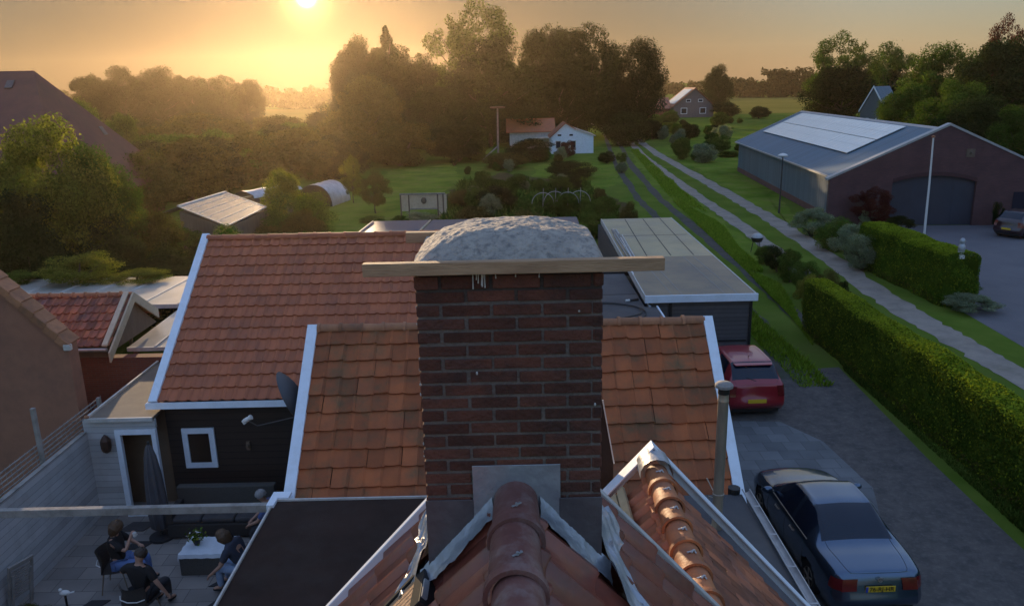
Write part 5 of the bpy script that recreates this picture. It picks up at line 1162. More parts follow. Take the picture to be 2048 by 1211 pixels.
    if plate:
        cu = bpy.data.curves.new('plate_text', 'FONT'); cu.body = plate; cu.size = .112; cu.align_x = 'CENTER'; cu.align_y = 'CENTER'; cu.extrude = .001; cu.offset = .0015
        to = bpy.data.objects.new('tmp', cu); COL.objects.link(to); bpy.context.view_layer.update()
        me = bpy.data.meshes.new_from_object(to.evaluated_get(bpy.context.evaluated_depsgraph_get())); bpy.data.objects.remove(to)
        me.transform(Matrix.Translation((.02, yr - .0215, zp)) @ Matrix.Rotation(R(90), 4, 'X')); me.name = 'plate_text'; link_mesh('plate_text', me, pl, [M['black']])
    if badge:
        zb2 = S[0][7]; b_ = MB(); b_.tube([(.04 * math.cos(t), yr - .01 + S[0][8], zb2 + .04 * math.sin(t)) for t in [2 * math.pi * k / 20 for k in range(21)]], .006, 6)
        for k in range(3):
            t = R(90 + 120 * k); b_.beam((0, yr - .01 + S[0][8], zb2), (.038 * math.cos(t), yr - .01 + S[0][8], zb2 + .038 * math.sin(t)), .009, .006)
        b_.build('badge', M['steel'], o, local=True)
    return o
mat_tyre = mat('tyre', (.015, .015, .016), rough=.85); mat_tail = mat('tail_lamp', (.16, .012, .014), (.10, .008, .01), 8, .15, coat=.6)
mat_plate = mat('plate_yellow', (.62, .40, .02), rough=.5); mat_eu = mat('plate_blue', (.03, .06, .35), rough=.5)
paint_dark = mat('paint_dark_blue', (.075, .115, .18), (.07, .108, .17), 2, .26, metal=.85, coat=1.0, spec=.5)
paint_red = mat('paint_red', (.27, .012, .022), (.25, .011, .02), 2, .32, metal=.15, coat=1.0)
paint_black = mat('paint_black_cherry', (.03, .012, .016), rough=.3, coat=1.0)
meta = lambda *a: list(a)
sedan = [
 (-2.22, [(.62, .30), (.66, .42), (.66, .62), (.63, .86), (.50, .93), (.30, .945), (0, .95)], [.02, -.10, -.05, .02, .06, .05, .05], (-1.30, 1.42, -1.02, .92, -1.30, -.60, .28, .92, (-.32, .62)), True, (.86, .66, .26), (-2.27, .70), .86, .03),
 (-2.10, [(.74, .24), (.80, .42), (.81, .62), (.75, .90), (.58, .965), (.32, .98), (0, .985)], [0, -.06, 0, 0, 0, 0, 0]),
 (-1.75, [(.78, .20), (.855, .44), (.865, .64), (.80, .93), (.64, 1.0), (.34, 1.015), (0, 1.02)]),
 (-1.36, [(.79, .20), (.862, .45), (.872, .66), (.815, .94), (.66, 1.02), (.36, 1.04), (0, 1.05)]),
 (-1.00, [(.79, .20), (.864, .46), (.874, .67), (.82, .945), (.60, 1.22), (.40, 1.255), (0, 1.27)]),
 (-.62, [(.79, .20), (.864, .46), (.874, .67), (.825, .945), (.57, 1.365), (.42, 1.405), (0, 1.425)]),
 (-.25, [(.79, .20), (.864, .46), (.874, .67), (.825, .94), (.565, 1.39), (.42, 1.43), (0, 1.45)]),
 (.22, [(.79, .20), (.864, .46), (.872, .67), (.82, .93), (.57, 1.355), (.42, 1.40), (0, 1.42)]),
 (.62, [(.79, .20), (.862, .46), (.868, .66), (.81, .915), (.63, 1.15), (.42, 1.21), (0, 1.24)]),
 (.98, [(.79, .20), (.86, .46), (.862, .65), (.80, .90), (.68, .945), (.40, .985), (0, 1.0)]),
 (1.45, [(.78, .20), (.852, .46), (.852, .64), (.775, .84), (.62, .885), (.36, .915), (0, .925)]),
 (1.90, [(.76, .20), (.82, .44), (.815, .60), (.72, .755), (.56, .80), (.33, .83), (0, .84)]),
 (2.16, [(.66, .22), (.72, .42), (.70, .56), (.60, .66), (.48, .70), (.28, .73), (0, .74)], [0, .02, .02, 0, 0, 0, 0]),
 (2.25, [(.50, .28), (.54, .42), (.52, .52), (.44, .58), (.36, .61), (.22, .63), (0, .64)], [0, .03, .02, 0, 0, 0, 0])]
make_car('dark blue saloon parked on the drive in the bottom right corner', (6.20, 14.05, .0), R(1.2), sedan, paint_dark)
hatch = [
 (-1.80, [(.66, .30), (.74, .45), (.76, .70), (.72, .95), (.60, 1.00), (.34, 1.01), (0, 1.015)], [.02, -.10, -.02, .02, .04, .04, .04], (-1.16, 1.20, -1.15, 1.02, -1.66, -1.24, .42, 1.05, (-.30, .60)), True, (.98, .68, .17), (-1.88, .56), .80, .05),
 (-1.68, [(.76, .22), (.82, .45), (.83, .72), (.78, .97), (.66, 1.08), (.38, 1.10), (0, 1.11)], [0, -.05, 0, 0, 0, 0, 0]),
 (-1.45, [(.78, .20), (.835, .46), (.845, .74), (.79, .98), (.63, 1.30), (.42, 1.34), (0, 1.355)]),
 (-1.22, [(.78, .20), (.84, .46), (.85, .74), (.80, .98), (.61, 1.455), (.44, 1.495), (0, 1.505)]),
 (-.75, [(.78, .20), (.84, .46), (.85, .73), (.80, .97), (.61, 1.48), (.44, 1.525), (0, 1.54)]),
 (-.10, [(.78, .20), (.84, .46), (.85, .73), (.80, .96), (.61, 1.475), (.44, 1.52), (0, 1.535)]),
 (.38, [(.78, .20), (.84, .46), (.85, .72), (.795, .95), (.62, 1.40), (.44, 1.45), (0, 1.47)]),
 (.80, [(.78, .20), (.84, .46), (.845, .71), (.79, .94), (.67, 1.13), (.44, 1.19), (0, 1.215)]),
 (1.08, [(.78, .20), (.835, .46), (.84, .70), (.78, .92), (.66, .985), (.40, 1.02), (0, 1.035)]),
 (1.45, [(.76, .22), (.81, .46), (.80, .66), (.72, .83), (.58, .88), (.34, .91), (0, .92)]),
 (1.74, [(.64, .24), (.70, .44), (.68, .58), (.58, .68), (.46, .72), (.27, .745), (0, .75)], [0, .03, .02, 0, 0, 0, 0]),
 (1.82, [(.5, .28), (.54, .44), (.52, .54), (.44, .60), (.36, .63), (.22, .65), (0, .66)], [0, .03, .02, 0, 0, 0, 0])]
def spoiler(c):
    b_ = MB(); b_.prism([(-.56, -1.30, 1.475), (.56, -1.30, 1.475), (.52, -1.44, 1.45), (-.52, -1.44, 1.45)], (0, 0, .025)); b_.build('roof_spoiler', paint_red, c, bev=.008, local=True)
    b_ = MB(); b_.tube([(0, -1.70, 1.09), (-.25, -1.63, 1.17)], .010, 6); b_.build('rear_wiper', M['black'], c, local=True)
rc_ = make_car('dark red hatchback parked on the drive in front of the garage', (6.74, 22.35, .0), R(1.5), hatch, paint_red, plate=None, plate_blue=False, badge=False)
spoiler(rc_)
b_ = MB(); b_.tube([(0, -.9, 1.53), (0, -1.02, 1.62)], [.012, .005], 6); b_.build('aerial', M['black'], rc_, local=True)
make_car('black cherry estate car parked in front of the barn gable', (30.5, 46.1, .0), R(-62), hatch, paint_black, plate=None, plate_blue=False, badge=False)

# ------------------------------------------------------------------ barn with solar panels
BL = Vector((20.4, 50.3, 0)); brz = R(-5)
barn = thing('barn', 'long metal clad barn with pale solar panels and a dark brick gable', 'barn', BL, brz)
W_, He, Ha = 13.9, 3.05, 6.25; sl = (Ha - He) / (W_ / 2)
fw_ = MB(); zs = lambda x: min(He + sl * x, He + sl * (W_ - x))
d0, d1 = 3.85, 8.95; n = 16
arch = lambda x: 2.75 + .42 * max(0, math.sin(math.pi * (x - d0) / (d1 - d0))) ** .8
for y, fl_ in ((0, 1), (.35, 0)):
    cols_ = [0, d0] + [d0 + (d1 - d0) * k / n for k in range(1, n)] + [d1, W_]
    xs_ = sorted(set(cols_ + [W_ / 2]))
    for a, b in zip(xs_[:-1], xs_[1:]):
        lo = (arch(a), arch(b)) if d0 <= a and b <= d1 + 1e-6 else (0, 0)
        q = [(a, y, lo[0]), (b, y, lo[1]), (b, y, zs(b)), (a, y, zs(a))]; fw_.add(q if fl_ else q[::-1], [(0, 1, 2, 3)])
for k in range(n):
    a, b = d0 + (d1 - d0) * k / n, d0 + (d1 - d0) * (k + 1) / n; fw_.add([(a, 0, arch(a)), (a, .35, arch(a)), (b, .35, arch(b)), (b, 0, arch(b))], [(0, 1, 2, 3)])
fw_.add([(d0, 0, 0), (d0, .35, 0), (d0, .35, 2.75), (d0, 0, 2.75)], [(0, 1, 2, 3)]); fw_.add([(d1, 0, 0), (d1, .35, 0), (d1, .35, 2.75), (d1, 0, 2.75)], [(3, 2, 1, 0)])
fw_.add([(0, 0, 0), (0, .35, 0), (0, .35, He), (0, 0, He)], [(3, 2, 1, 0)]); fw_.add([(W_, 0, 0), (W_, .35, 0), (W_, .35, He), (W_, 0, He)], [(0, 1, 2, 3)])
fw_.build('gable_wall', M['barnbrick'], barn, local=True)
b_ = MB()
for k in range(n):
    a, b = d0 + (d1 - d0) * k / n, d0 + (d1 - d0) * (k + 1) / n; b_.prism([(a, -.02, arch(a)), (b, -.02, arch(b)), (b, -.02, arch(b) + .25), (a, -.02, arch(a) + .25)], (0, .019, 0))
b_.build('door_arch', mat('arch_brick', (.07, .03, .032), (.05, .025, .028), 9, .9), barn, local=True)
b_ = MB(); b_.prism([(d0, .2, .02), (d1, .2, .02)] + [(d1 - (d1 - d0) * k / n, .2, arch(d1 - (d1 - d0) * k / n)) for k in range(n + 1)], (0, .05, 0))
for x in (d0 + 1.28, (d0 + d1) / 2, d1 - 1.28): b_.box(x - .02, x + .02, .185, .2, .05, 2.7)
b_.build('barn_door', mat('blue_black_door', (.035, .042, .06), (.028, .034, .05), 1, .55), barn, local=True)
for sg in (0, 1):
    b_ = MB(); a = (-.22, He - .1) if sg == 0 else (W_ + .22, He - .1); c = (W_ / 2, Ha)
    b_.prism([(a[0], -.06, a[1]), (c[0], -.06, c[1]), (c[0], -.06, c[1] + .14), (a[0], -.06, a[1] + .14)], (0, .5, 0)); b_.build('verge_coping', M['zinc'], barn, local=True)
b_ = MB(); b_.box(8.1, 8.6, -.05, -.005, 4.3, 4.8); b_.box(8.3, 8.4, -.25, -.05, 4.5, 4.6); b_.build('hatch', M['timber'], barn, local=True)
b_ = MB(); b_.box(11.25, 12.0, -.03, 0, 0, 2.1); b_.build('side_door', M['glass'], barn, local=True)
f_ = MB(); f_.box(13.0, 13.8, -.04, -.001, .95, 1.0); f_.box(13.0, 13.8, -.04, -.001, 1.75, 1.8); f_.box(13.0, 13.05, -.04, -.001, 1.0, 1.75); f_.box(13.75, 13.8, -.04, -.001, 1.0, 1.75); fo_ = f_.build('window', M['white_old'], barn, local=True); f_ = MB(); f_.box(13.05, 13.75, -.02, -.002, 1.0, 1.75); f_.build('pane', M['glass'], fo_, local=True)
D_ = 33.5; mo = .75
b_ = MB(); b_.box(mo, W_ - mo, .36, D_, .45, He + .1); b_.build('side_cladding', M['barnmetal'], barn, local=True)
b_ = MB(); b_.box(mo - .04, W_ - mo + .04, .36, D_ + .04, 0, .45); b_.build('plinth', M['barnbrick_y'], barn, local=True)
zr = lambda x: Ha - .22 - sl * abs(x - W_ / 2)
for sg in (-1, 1):
    b_ = MB(); xe = W_ / 2 + sg * (W_ / 2 - mo + .25)
    b_.prism([(W_ / 2, .36, Ha - .22), (xe, .36, zr(xe)), (xe, .36, zr(xe) - .1), (W_ / 2, .36, Ha - .34)], (0, D_, 0)); b_.build('roof', M['barnroof'], barn, local=True)
    b_ = MB(); b_.prism([(xe + sg * .01, .36, zr(xe) - .14), (xe + sg * .13, .36, zr(xe) - .14), (xe + sg * .13, .36, zr(xe) - .02), (xe + sg * .01, .36, zr(xe) - .02)], (0, D_, 0)); b_.build('gutter', M['zinc'], barn, local=True)
b_ = MB(); b_.prism([(W_ / 2 - .22, .40, Ha - .31), (W_ / 2, .40, Ha - .18), (W_ / 2 + .22, .40, Ha - .31), (W_ / 2, .40, Ha - .21)], (0, D_ - .1, 0)); b_.build('ridge_cap', M['zinc'], barn, local=True)
b_ = MB(); b_.prism([(mo - .25, D_ + .37, zr(mo - .25) - .12), (W_ / 2, D_ + .37, Ha - .36), (W_ - mo + .25, D_ + .37, zr(mo - .25) - .12), (W_ - mo + .25, D_ + .37, zr(mo - .25) + .02), (W_ / 2, D_ + .37, Ha - .19), (mo - .25, D_ + .37, zr(mo - .25) + .02)], (0, .05, 0)); b_.prism([(mo, D_ - .02, He), (W_ / 2, D_ - .02, Ha - .4), (W_ - mo, D_ - .02, He)], (0, .02, 0)); b_.build('rear_verge', M['zinc'], barn, local=True)
nv_ = Vector((-sl, 0, 1)).normalized()
for r in range(2):
    xa, xb = W_ / 2 - .45 - r * 1.92, W_ / 2 - .45 - r * 1.92 - 1.85
    for c in range(4):
        ya = 5.6 + c * 6.5; yb = ya + 6.44
        q = [Vector((xa, ya, zr(xa))), Vector((xb, ya, zr(xb))), Vector((xb, yb, zr(xb))), Vector((xa, yb, zr(xa)))]
        b_ = MB(); b_.prism([p + nv_ * .08 for p in q], nv_ * .04); b_.cur = 1
        for k in range(1, 7): t = k / 7; b_.beam(q[0].lerp(q[3], t) + nv_ * .121, q[1].lerp(q[2], t) + nv_ * .121, .022 if k % 2 else .03, .004, nv_)
        b_.beam(q[0].lerp(q[1], .5) + nv_ * .121, q[3].lerp(q[2], .5) + nv_ * .121, .02, .004, nv_)
        b_.build('solar_panel', [M['solar'], M['zinc']], barn, local=True)

FRESH_LIT = mat('hedge_fresh_lit', (.15, .20, .014), (.25, .30, .026), 1.0, .6, island=.22, trans=.3, spec=.0)  # new growth colour; also paints light onto hedge tops against shaded sides
# ------------------------------------------------------------------ hedges and right-hand things
hedge('hedge', 'long clipped green hedge beside the drive with a sunlit top', 10.98, 11.88, 7.5, 28.6, 1.98, mat('hedge_leaf', (.045, .08, .011), (.085, .125, .016), 1.8, .6, island=.4, trans=.2, spec=.0), FRESH_LIT, 120000, .034, .12)
hedge('hedge', 'short thick clipped hedge with a bird figure at its near end', 17.75, 19.2, 31.4, 39.2, 2.25, mat('hedge_leaf_light', (.05, .095, .011), (.085, .145, .016), 1.5, .6, island=.35, trans=.2, spec=.0), FRESH_LIT, 52000, .040, .05, None, -.03, .35)
stt = thing('owl_statue', 'small dark and white bird figure standing on the end of the short hedge', 'statue', (18.45, 31.6, 2.1))
b_ = MB(); b_.lathe([(.17, 1.98), (.17, 2.12), (.13, 2.16), (.12, 2.25)], (18.45, 31.6, 0), 12); b_.build('plinth', M['offwhite'], stt, smooth=True)
b_ = MB(); b_.lathe([(.11, 2.25), (.14, 2.36), (.13, 2.5), (.08, 2.58), (.10, 2.64), (.105, 2.72), (.06, 2.80), (.01, 2.82)], (18.45, 31.6, 0), 12); b_.prism([(18.51, 31.51, 2.74), (18.59, 31.47, 2.70), (18.51, 31.51, 2.67)], (0, .03, 0)); b_.build('figure', M['lead'], stt, smooth=True)
plant('fine', 'low flowering plants round the foot of the short hedge', 'plants', 'border_plants', 18.5, 30.7, .75, 2.6, 'grey')
plant('fine', 'dark low plants beside the yard at the right foot of the short hedge', 'plants', 'border_plants', 19.3, 32.6, 1.0, 1.6, 'mid')
for i, (u, vt, Y, wpx, leaf, lab) in enumerate([
    (1630, 408, 47, 105, 'grey', 'silvery green border shrub furthest from the camera beside the lane'), (1672, 424, 43, 105, 'mid', 'mid green border shrub second in the row along the lane'),
    (1705, 438, 40.5, 100, 'grey', 'grey leaved border shrub in the middle of the row along the lane'), (1735, 452, 38, 90, 'grey', 'grey flowering border shrub touching the far end of the short hedge')]):
    plant_px('fine', lab, 'shrub', 'border_shrub', u, vt, Y, wpx, leaf)
fp = thing('flagpole', 'tall white flagpole in front of the barn door', 'flagpole', (25.0, 47, 0))
b_ = MB(); b_.tube([(25.05, 47, 0), (25.0, 47, 3), (24.92, 47, 5.72)], [.075, .06, .045], 10); b_.build('pole', M['offwhite'], fp, smooth=True); b_ = MB(); b_.lathe([(.07, 5.72), (.10, 5.76), (.10, 5.82), (.03, 5.86)], (24.92, 47, 0), 10); b_.build('finial', M['ridge_mid'], fp, smooth=True)
def lamp(label, X, Y, h, s=1.0):
    o = thing('street_lamp', label, 'street lamp', (X, Y, 0)); b_ = MB(); b_.tube([(X, Y, 0), (X, Y, .9), (X, Y, h)], [.08 * s, .055 * s, .045 * s], 8); b_.build('pole', M['steel_dark'], o)
    b_ = MB(); b_.lathe([(.05 * s, h), (.32 * s, h + .05), (.36 * s, h + .12), (.22 * s, h + .22), (.05 * s, h + .27)], (X, Y, 0), 16); b_.build('lamp_head', M['offwhite'], o, smooth=True)
lamp('grey street lamp with a flat white head beside the barn side wall', 19.25, 56, 3.95)
lamp('small far street lamp where the lane meets the dark trees', 20.9, 160, 4.4, 1.5)
mb_ = thing('barrel_grill', 'small black kettle barrel on legs with a silver lid on the grass verge', 'grill', (13.55, 42.8, 0))
b_ = MB(); b_.lathe([(.02, .55), (.26, .62), (.32, .78), (.32, .85)], (13.6, 42.8, 0), 16); b_.build('bowl', M['black'], mb_, smooth=True); b_ = MB(); b_.lathe([(.32, .855), (.30, .95), (.18, 1.05), (.03, 1.08)], (13.6, 42.8, 0), 16); b_.build('lid', M['zinc'], mb_, smooth=True)
for k in range(3):
    t = R(30 + 120 * k); b_ = MB(); b_.tube([(13.6 + .2 * math.cos(t), 42.8 + .2 * math.sin(t), .62), (13.6 + .3 * math.cos(t), 42.8 + .3 * math.sin(t), 0)], .02, 6); b_.build('leg', M['black'], mb_)
for i, (u, vt, Y, wpx, leaf, lab) in enumerate([
    (1535, 486, 40.0, 60, 'mid', 'leafy bean plants at the far end of the verge bed'), (1560, 483, 38.0, 70, 'dark', 'tall dark leafy plants in the verge bed behind the bean plants'), (1585, 490, 36.0, 76, 'mid', 'tall mid green leafy plants in the middle of the verge bed'),
    (1615, 512, 33.5, 70, 'mid', 'green leafy plants in the verge bed beside the yellow flowers'), (1622, 540, 31.5, 70, 'yellow', 'yellow flowering plants in the verge bed before the long hedge'), (1655, 528, 32.5, 60, 'brown', 'dry brown plants with pale heads at the end of the verge bed'), (1688, 553, 30.5, 44, 'dark', 'small round dark shrub at the far corner of the long hedge')]):
    plant_px('fine', lab, 'plants', 'bed_plants' if i < 6 else 'round_shrub', u, vt, Y, wpx, leaf)
plant('open', 'dark red leaved maple in front of the barn gable corner', 'tree', 'red_maple', 22.6, 48.8, 2.7, 2.9, 'red')
plant('fine', 'dark shrub under the red maple by the barn corner', 'shrub', 'border_shrub', 23.8, 47.6, 1.2, 2.2, 'dark')
plant('fine', 'dark potted conifer right of the arched barn door', 'shrub', 'pot_conifer', 30.4, 48.6, 1.9, .9, 'dark')
plant('fine', 'pale flowering shrub at the barn gable corner', 'shrub', 'border_shrub', 21.9, 48.2, 1.5, .9, 'grey')

# ------------------------------------------------------------------ garden and the things beyond
gh = thing('greenhouse', 'old shed under a tilted pale glass roof among the shrubs', 'greenhouse', (-17.3, 47, 0))
A_, B_, C_, Dd = at(360, 415, 46), at(445, 388, 51), at(528, 415, 47.5), at(460, 449, 42)
A_, B_, C_, Dd = Vector((-20.0, 47.5, 2.55)), Vector((-19.2, 53.5, 2.62)), Vector((-14.6, 47.2, 2.45)), Vector((-14.9, 41.2, 2.35))
b_ = MB(); b_.prism([A_, B_, C_, Dd][::-1], (0, 0, .05)); b_.build('glass_roof', mat('greenhouse_glass', (.60, .58, .56), (.48, .47, .46), .6, .2, metal=.6, spec=.8), gh)
b_ = MB(); b_.beam(A_ + Vector((0, 0, .06)), B_ + Vector((0, 0, .06)), .16, .12); b_.beam(A_ + Vector((0, 0, .05)), Dd + Vector((0, 0, .05)), .05, .05); b_.beam(Dd + Vector((0, 0, .05)), C_ + Vector((0, 0, .05)), .05, .05); b_.beam(B_ + Vector((0, 0, .05)), C_ + Vector((0, 0, .05)), .05, .05)
for k in range(1, 5): b_.beam(A_.lerp(Dd, k / 5) + Vector((0, 0, .055)), B_.lerp(C_, k / 5) + Vector((0, 0, .055)), .03, .02)
b_.build('glazing_bar', M['white_old'], gh)
b_ = MB(); b_.prism([(p.x * .99 + -.17, p.y, 0) for p in (A_, B_, C_, Dd)][::-1], (0, 0, 2.3)); b_.build('wall', M['timber'], gh)
b_ = MB(); b_.prism([A_ + Vector((0, 0, 0)), B_, B_ + Vector((-3.6, -1, -1.2)), A_ + Vector((-3.6, -1.5, -1.2))], (0, 0, .05)); b_.build('side_roof', M['felt_dark'], gh)
pt = thing('polytunnel', 'silver polytunnel with a dark open end among the garden shrubs', 'polytunnel', (-15.6, 66, 0))
P = []; 
for j in range(13):
    t = j / 12; c = Vector((-16.0 + .8 * t, 64.5 + 3.6 * t, 0)); P.append([c + Vector((1.5 * math.cos(a) * (1 + .02 * math.sin(j * 2.1)), -.2 * math.cos(a), 1.75 * math.sin(a) * (1 + .025 * math.sin(j * 1.7 + a * 3)))) for a in [math.pi * k / 18 for k in range(19)]])
b_ = MB(); b_.grid(P); b_.build('foil', M['tarp'], pt, smooth=True)
b_ = MB(); b_.add([Vector((p.x, p.y + .05, p.z)) for p in P[0]], [tuple(range(19))]); b_.build('dark_opening', M['black'], pt)
b_ = MB(); b_.tube([p + Vector((0, -.05, .02)) for p in P[0]], .04, 6); b_.build('hoop', M['steel_dark'], pt)
pn = thing('foil_tunnel', 'low crumpled foil tunnel half hidden by brambles left of the polytunnel', 'tunnel', (-17.5, 56, 0))
P = [[Vector((-18.6 + .45 * t + .8 * math.cos(a), 55 + .9 * t, 2.0 + .5 * math.sin(a) + .05 * math.sin(t * 3 + 5 * a))) for a in [math.pi * k / 10 for k in range(11)]] for t in range(6)]
b_ = MB(); b_.grid(P); b_.build('foil', M['tarp'], pn, smooth=True); b_ = MB(); b_.box(-19.2, -15.9, 55.3, 59.6, 0, 1.96, None); b_.build('rack', M['timber'], pn)
fr = thing('wooden_screen', 'wooden garden frame with pale panels above the flower bed', 'garden frame', (-6.3, 57.5, 0))
for x in (-7.95, -7.35, -5.25, -4.85):
    b_ = MB(); b_.box(x - .05, x + .05, 57.4, 57.5, 0, 1.75); b_.build('post', M['timber'], fr)
b_ = MB(); b_.box(-8.0, -4.7, 57.35, 57.52, 1.70, 1.80); b_.box(-7.3, -5.3, 57.38, 57.46, .62, .70); b_.build('rail', M['timber_grey'], fr)
b_ = MB(); b_.box(-7.3, -5.3, 57.47, 57.49, .7, 1.68); b_.box(-5.2, -4.6, 57.47, 57.50, .2, 1.70); b_.box(-7.9, -7.4, 57.47, 57.49, .5, 1.68); b_.build('pale_panel', M['cream'], fr)
b_ = MB(); b_.ball((-6.25, 57.30, 1.28), (.20, .06, .24), 14, 10, jit=.08); b_.build('wreath', M['timber'], fr, smooth=True)
nest = thing('stork_nest_pole', 'tall thin wooden pole carrying a flat nest platform in the garden', 'nest pole', (-1.4, 105, 0))
b_ = MB(); b_.tube([(-1.4, 105, 0), (-1.32, 105, 6.4)], [.14, .10], 8); b_.build('pole', M['timber_grey'], nest); b_ = MB(); b_.lathe([(.9, 6.4), (1.0, 6.5), (1.0, 6.58), (.9, 6.6)], (-1.32, 105, 0), 14); b_.build('platform', M['timber'], nest)
b_ = MB(); b_.tube([(-1.4, 105, 1.6), (-3.4, 102, .1)], .08, 6); b_.build('brace', M['timber_grey'], nest)
wh = thing('white_cottage', 'small white cottage with a steep gable behind the garden shrubs', 'cottage', (8.7, 110, 0))
# asymmetric gable: long low slope to the right
gab = [(5.9, 110, 0), (11.65, 110, 0), (11.65, 110, 2.35), (9.2, 110, 3.2), (7.85, 110, 4.0), (5.9, 110, 2.3)]
b_ = MB(); b_.prism(gab, (0, 5.5, 0)); b_.build('wall', M['white'], wh)
for q, lab in (([(5.65, 109.8, 2.12), (7.85, 109.8, 4.05), (7.85, 109.8, 4.16), (5.65, 109.8, 2.23)], None), ([(7.85, 109.8, 4.05), (9.2, 109.8, 3.23), (9.2, 109.8, 3.34), (7.85, 109.8, 4.16)], None), ([(9.2, 109.8, 3.23), (11.95, 109.8, 2.27), (11.95, 109.8, 2.38), (9.2, 109.8, 3.34)], None)):
    b_ = MB(); b_.prism(q, (0, 5.9, 0)); b_.build('roof', M['poly'] if q[0][0] > 9 else M['tile_nb'], wh)
for x in (6.75, 8.35): window(wh, x, x + .5, 2.38, 2.62, 110, .05, 'glass', 'black', .02)
window(wh, 6.45, 7.2, .7, 1.75, 110, .08, 'glass', 'white_old', .03); window(wh, 8.5, 9.25, .7, 1.75, 110, .08, 'glass', 'white_old', .03)
rs = thing('red_roof_barn', 'long low white shed with a dull red roof left of the white cottage', 'shed', (3.6, 121, 0))
b_ = MB(); b_.box(.2, 6.9, 121, 126, 0, 2.6); b_.build('wall', M['white_old'], rs); b_ = MB(); b_.prism([(-.3, 120.6, 2.45), (-.3, 123.5, 4.3), (-.3, 126.4, 2.45), (-.3, 126.4, 2.35), (-.3, 123.5, 4.15), (-.3, 120.6, 2.35)], (7.4, 0, 0)); b_.build('roof', M['tile_back'], rs); b_ = MB(); b_.box(4, 6.8, 119.4, 120.9, 1.5, 1.62); b_.build('canopy', M['poly'], rs)
f2 = thing('flagpole', 'short white flagpole behind the white cottage', 'flagpole', (14.2, 165, 0)); b_ = MB(); b_.tube([(14.2, 165, 0), (14.2, 165, 5.6)], [.16, .10], 8); b_.build('pole', M['offwhite'], f2); b_ = MB(); b_.ball((14.2, 165, 5.7), .15, 8, 6); b_.build('finial', M['offwhite'], f2)
ffh = thing('far_farmhouse', 'grey brick farmhouse with a steep gable and a bright solar roof far off', 'farmhouse', (49, 216, 0))
b_ = MB(); b_.prism([(44.0, 215, 0), (54.6, 215, 0), (54.6, 215, 2.9), (49.6, 215, 7.3), (44.0, 215, 2.9)], (0, 12, 0)); b_.build('wall', mat('grey_brick', (.16, .13, .13), (.12, .10, .105), 2, .9), ffh)
for q in ([(43.6, 214.6, 2.7), (49.6, 214.6, 7.45), (49.6, 214.6, 7.65), (43.6, 214.6, 2.9)], [(49.6, 214.6, 7.45), (55.0, 214.6, 2.7), (55.0, 214.6, 2.9), (49.6, 214.6, 7.65)]):
    b_ = MB(); b_.prism(q, (0, 13, 0)); b_.build('roof', M['tile_nb'], ffh)
nl = Vector((-4.75, 0, 6)).normalized()
b_ = MB(); b_.prism([Vector((44.3, 215.6, 3.46)) + nl * .1, Vector((48.9, 215.6, 7.1)) + nl * .1, Vector((48.9, 225, 7.1)) + nl * .1, Vector((44.3, 225, 3.46)) + nl * .1][::-1], nl * .08); b_.build('solar_panel', M['solar'], ffh)
for x in (45.9, 50.9): window(ffh, x, x + 1.7, .9, 2.5, 215, .15, 'glass', 'white', .06)
for x in (47.2, 50.4): window(ffh, x, x + 1.3, 3.9, 4.7, 215, .12, 'glass', 'white', .06)
b_ = MB(); b_.box(36.0, 43.7, 218, 226, 0, 2.4); b_.build('annex_wall', M['brickwall'], ffh); b_ = MB(); b_.prism([(35.6, 217.5, 2.3), (35.6, 222, 5.2), (35.6, 226.5, 2.3)], (8.3, 0, 0)); b_.build('annex_roof', M['tile_nb'], ffh)
mh = thing('grey_house', 'grey house with a white edged gable among the trees behind the barn', 'house', (75, 170, 0))
b_ = MB(); b_.prism([(70, 170, 0), (78.3, 170, 0), (78.3, 170, 4.6), (73.8, 170, 8.2), (70, 170, 4.8)], (0, 10, 0)); b_.build('wall', M['barnmetal'], mh)
b_ = MB(); b_.prism([(69.6, 169.6, 4.5), (73.8, 169.6, 8.4), (78.8, 169.6, 4.4), (78.8, 169.6, 4.7), (73.8, 169.6, 8.75), (69.6, 169.6, 4.8)], (0, .2, 0)); b_.build('verge_board', M['white'], mh)
b_ = MB(); b_.prism([(69.6, 169.8, 4.55), (73.8, 169.8, 8.4), (78.8, 169.8, 4.45), (78.8, 169.8, 4.6), (73.8, 169.8, 8.6), (69.6, 169.8, 4.7)], (0, 11, 0)); b_.build('roof', M['barnroof'], mh)
window(mh, 72, 73, 2.2, 3.6, 170, .12, 'glass', 'white', .06); window(mh, 75.2, 76.2, 2.2, 3.6, 170, .12, 'glass', 'white', .06)
mh.location = (55.0, 121, 0); mh.rotation_euler = (0, 0, R(-48)); mh.scale = (.46, .5, .92)
lf = thing('big_farmhouse', 'large farmhouse with a huge hipped dull red roof at far left', 'farmhouse', (-40, 60, 0))
b_ = MB(); hip = [(-62, 48.6, 2.6), (-27.5, 48.6, 2.6), (-27.5, 65.4, 2.6), (-62, 65.4, 2.6), (-54, 57, 10.9), (-32.7, 57, 10.9)]
b_.add(hip, [(0, 1, 5, 4), (1, 2, 5), (2, 3, 4, 5), (3, 0, 4), (3, 2, 1, 0)]); b_.build('roof', mat('old_red_roof', (.16, .065, .05), (.12, .05, .045), .5, .85, bump=.3, bscale=4, dirt=(.08, .05, .04), dirt_amt=.5, dirt_scale=.4), lf)
b_ = MB(); b_.box(-61, -28.3, 49.4, 64.6, 0, 2.6); b_.build('wall', M['brickwall'], lf)
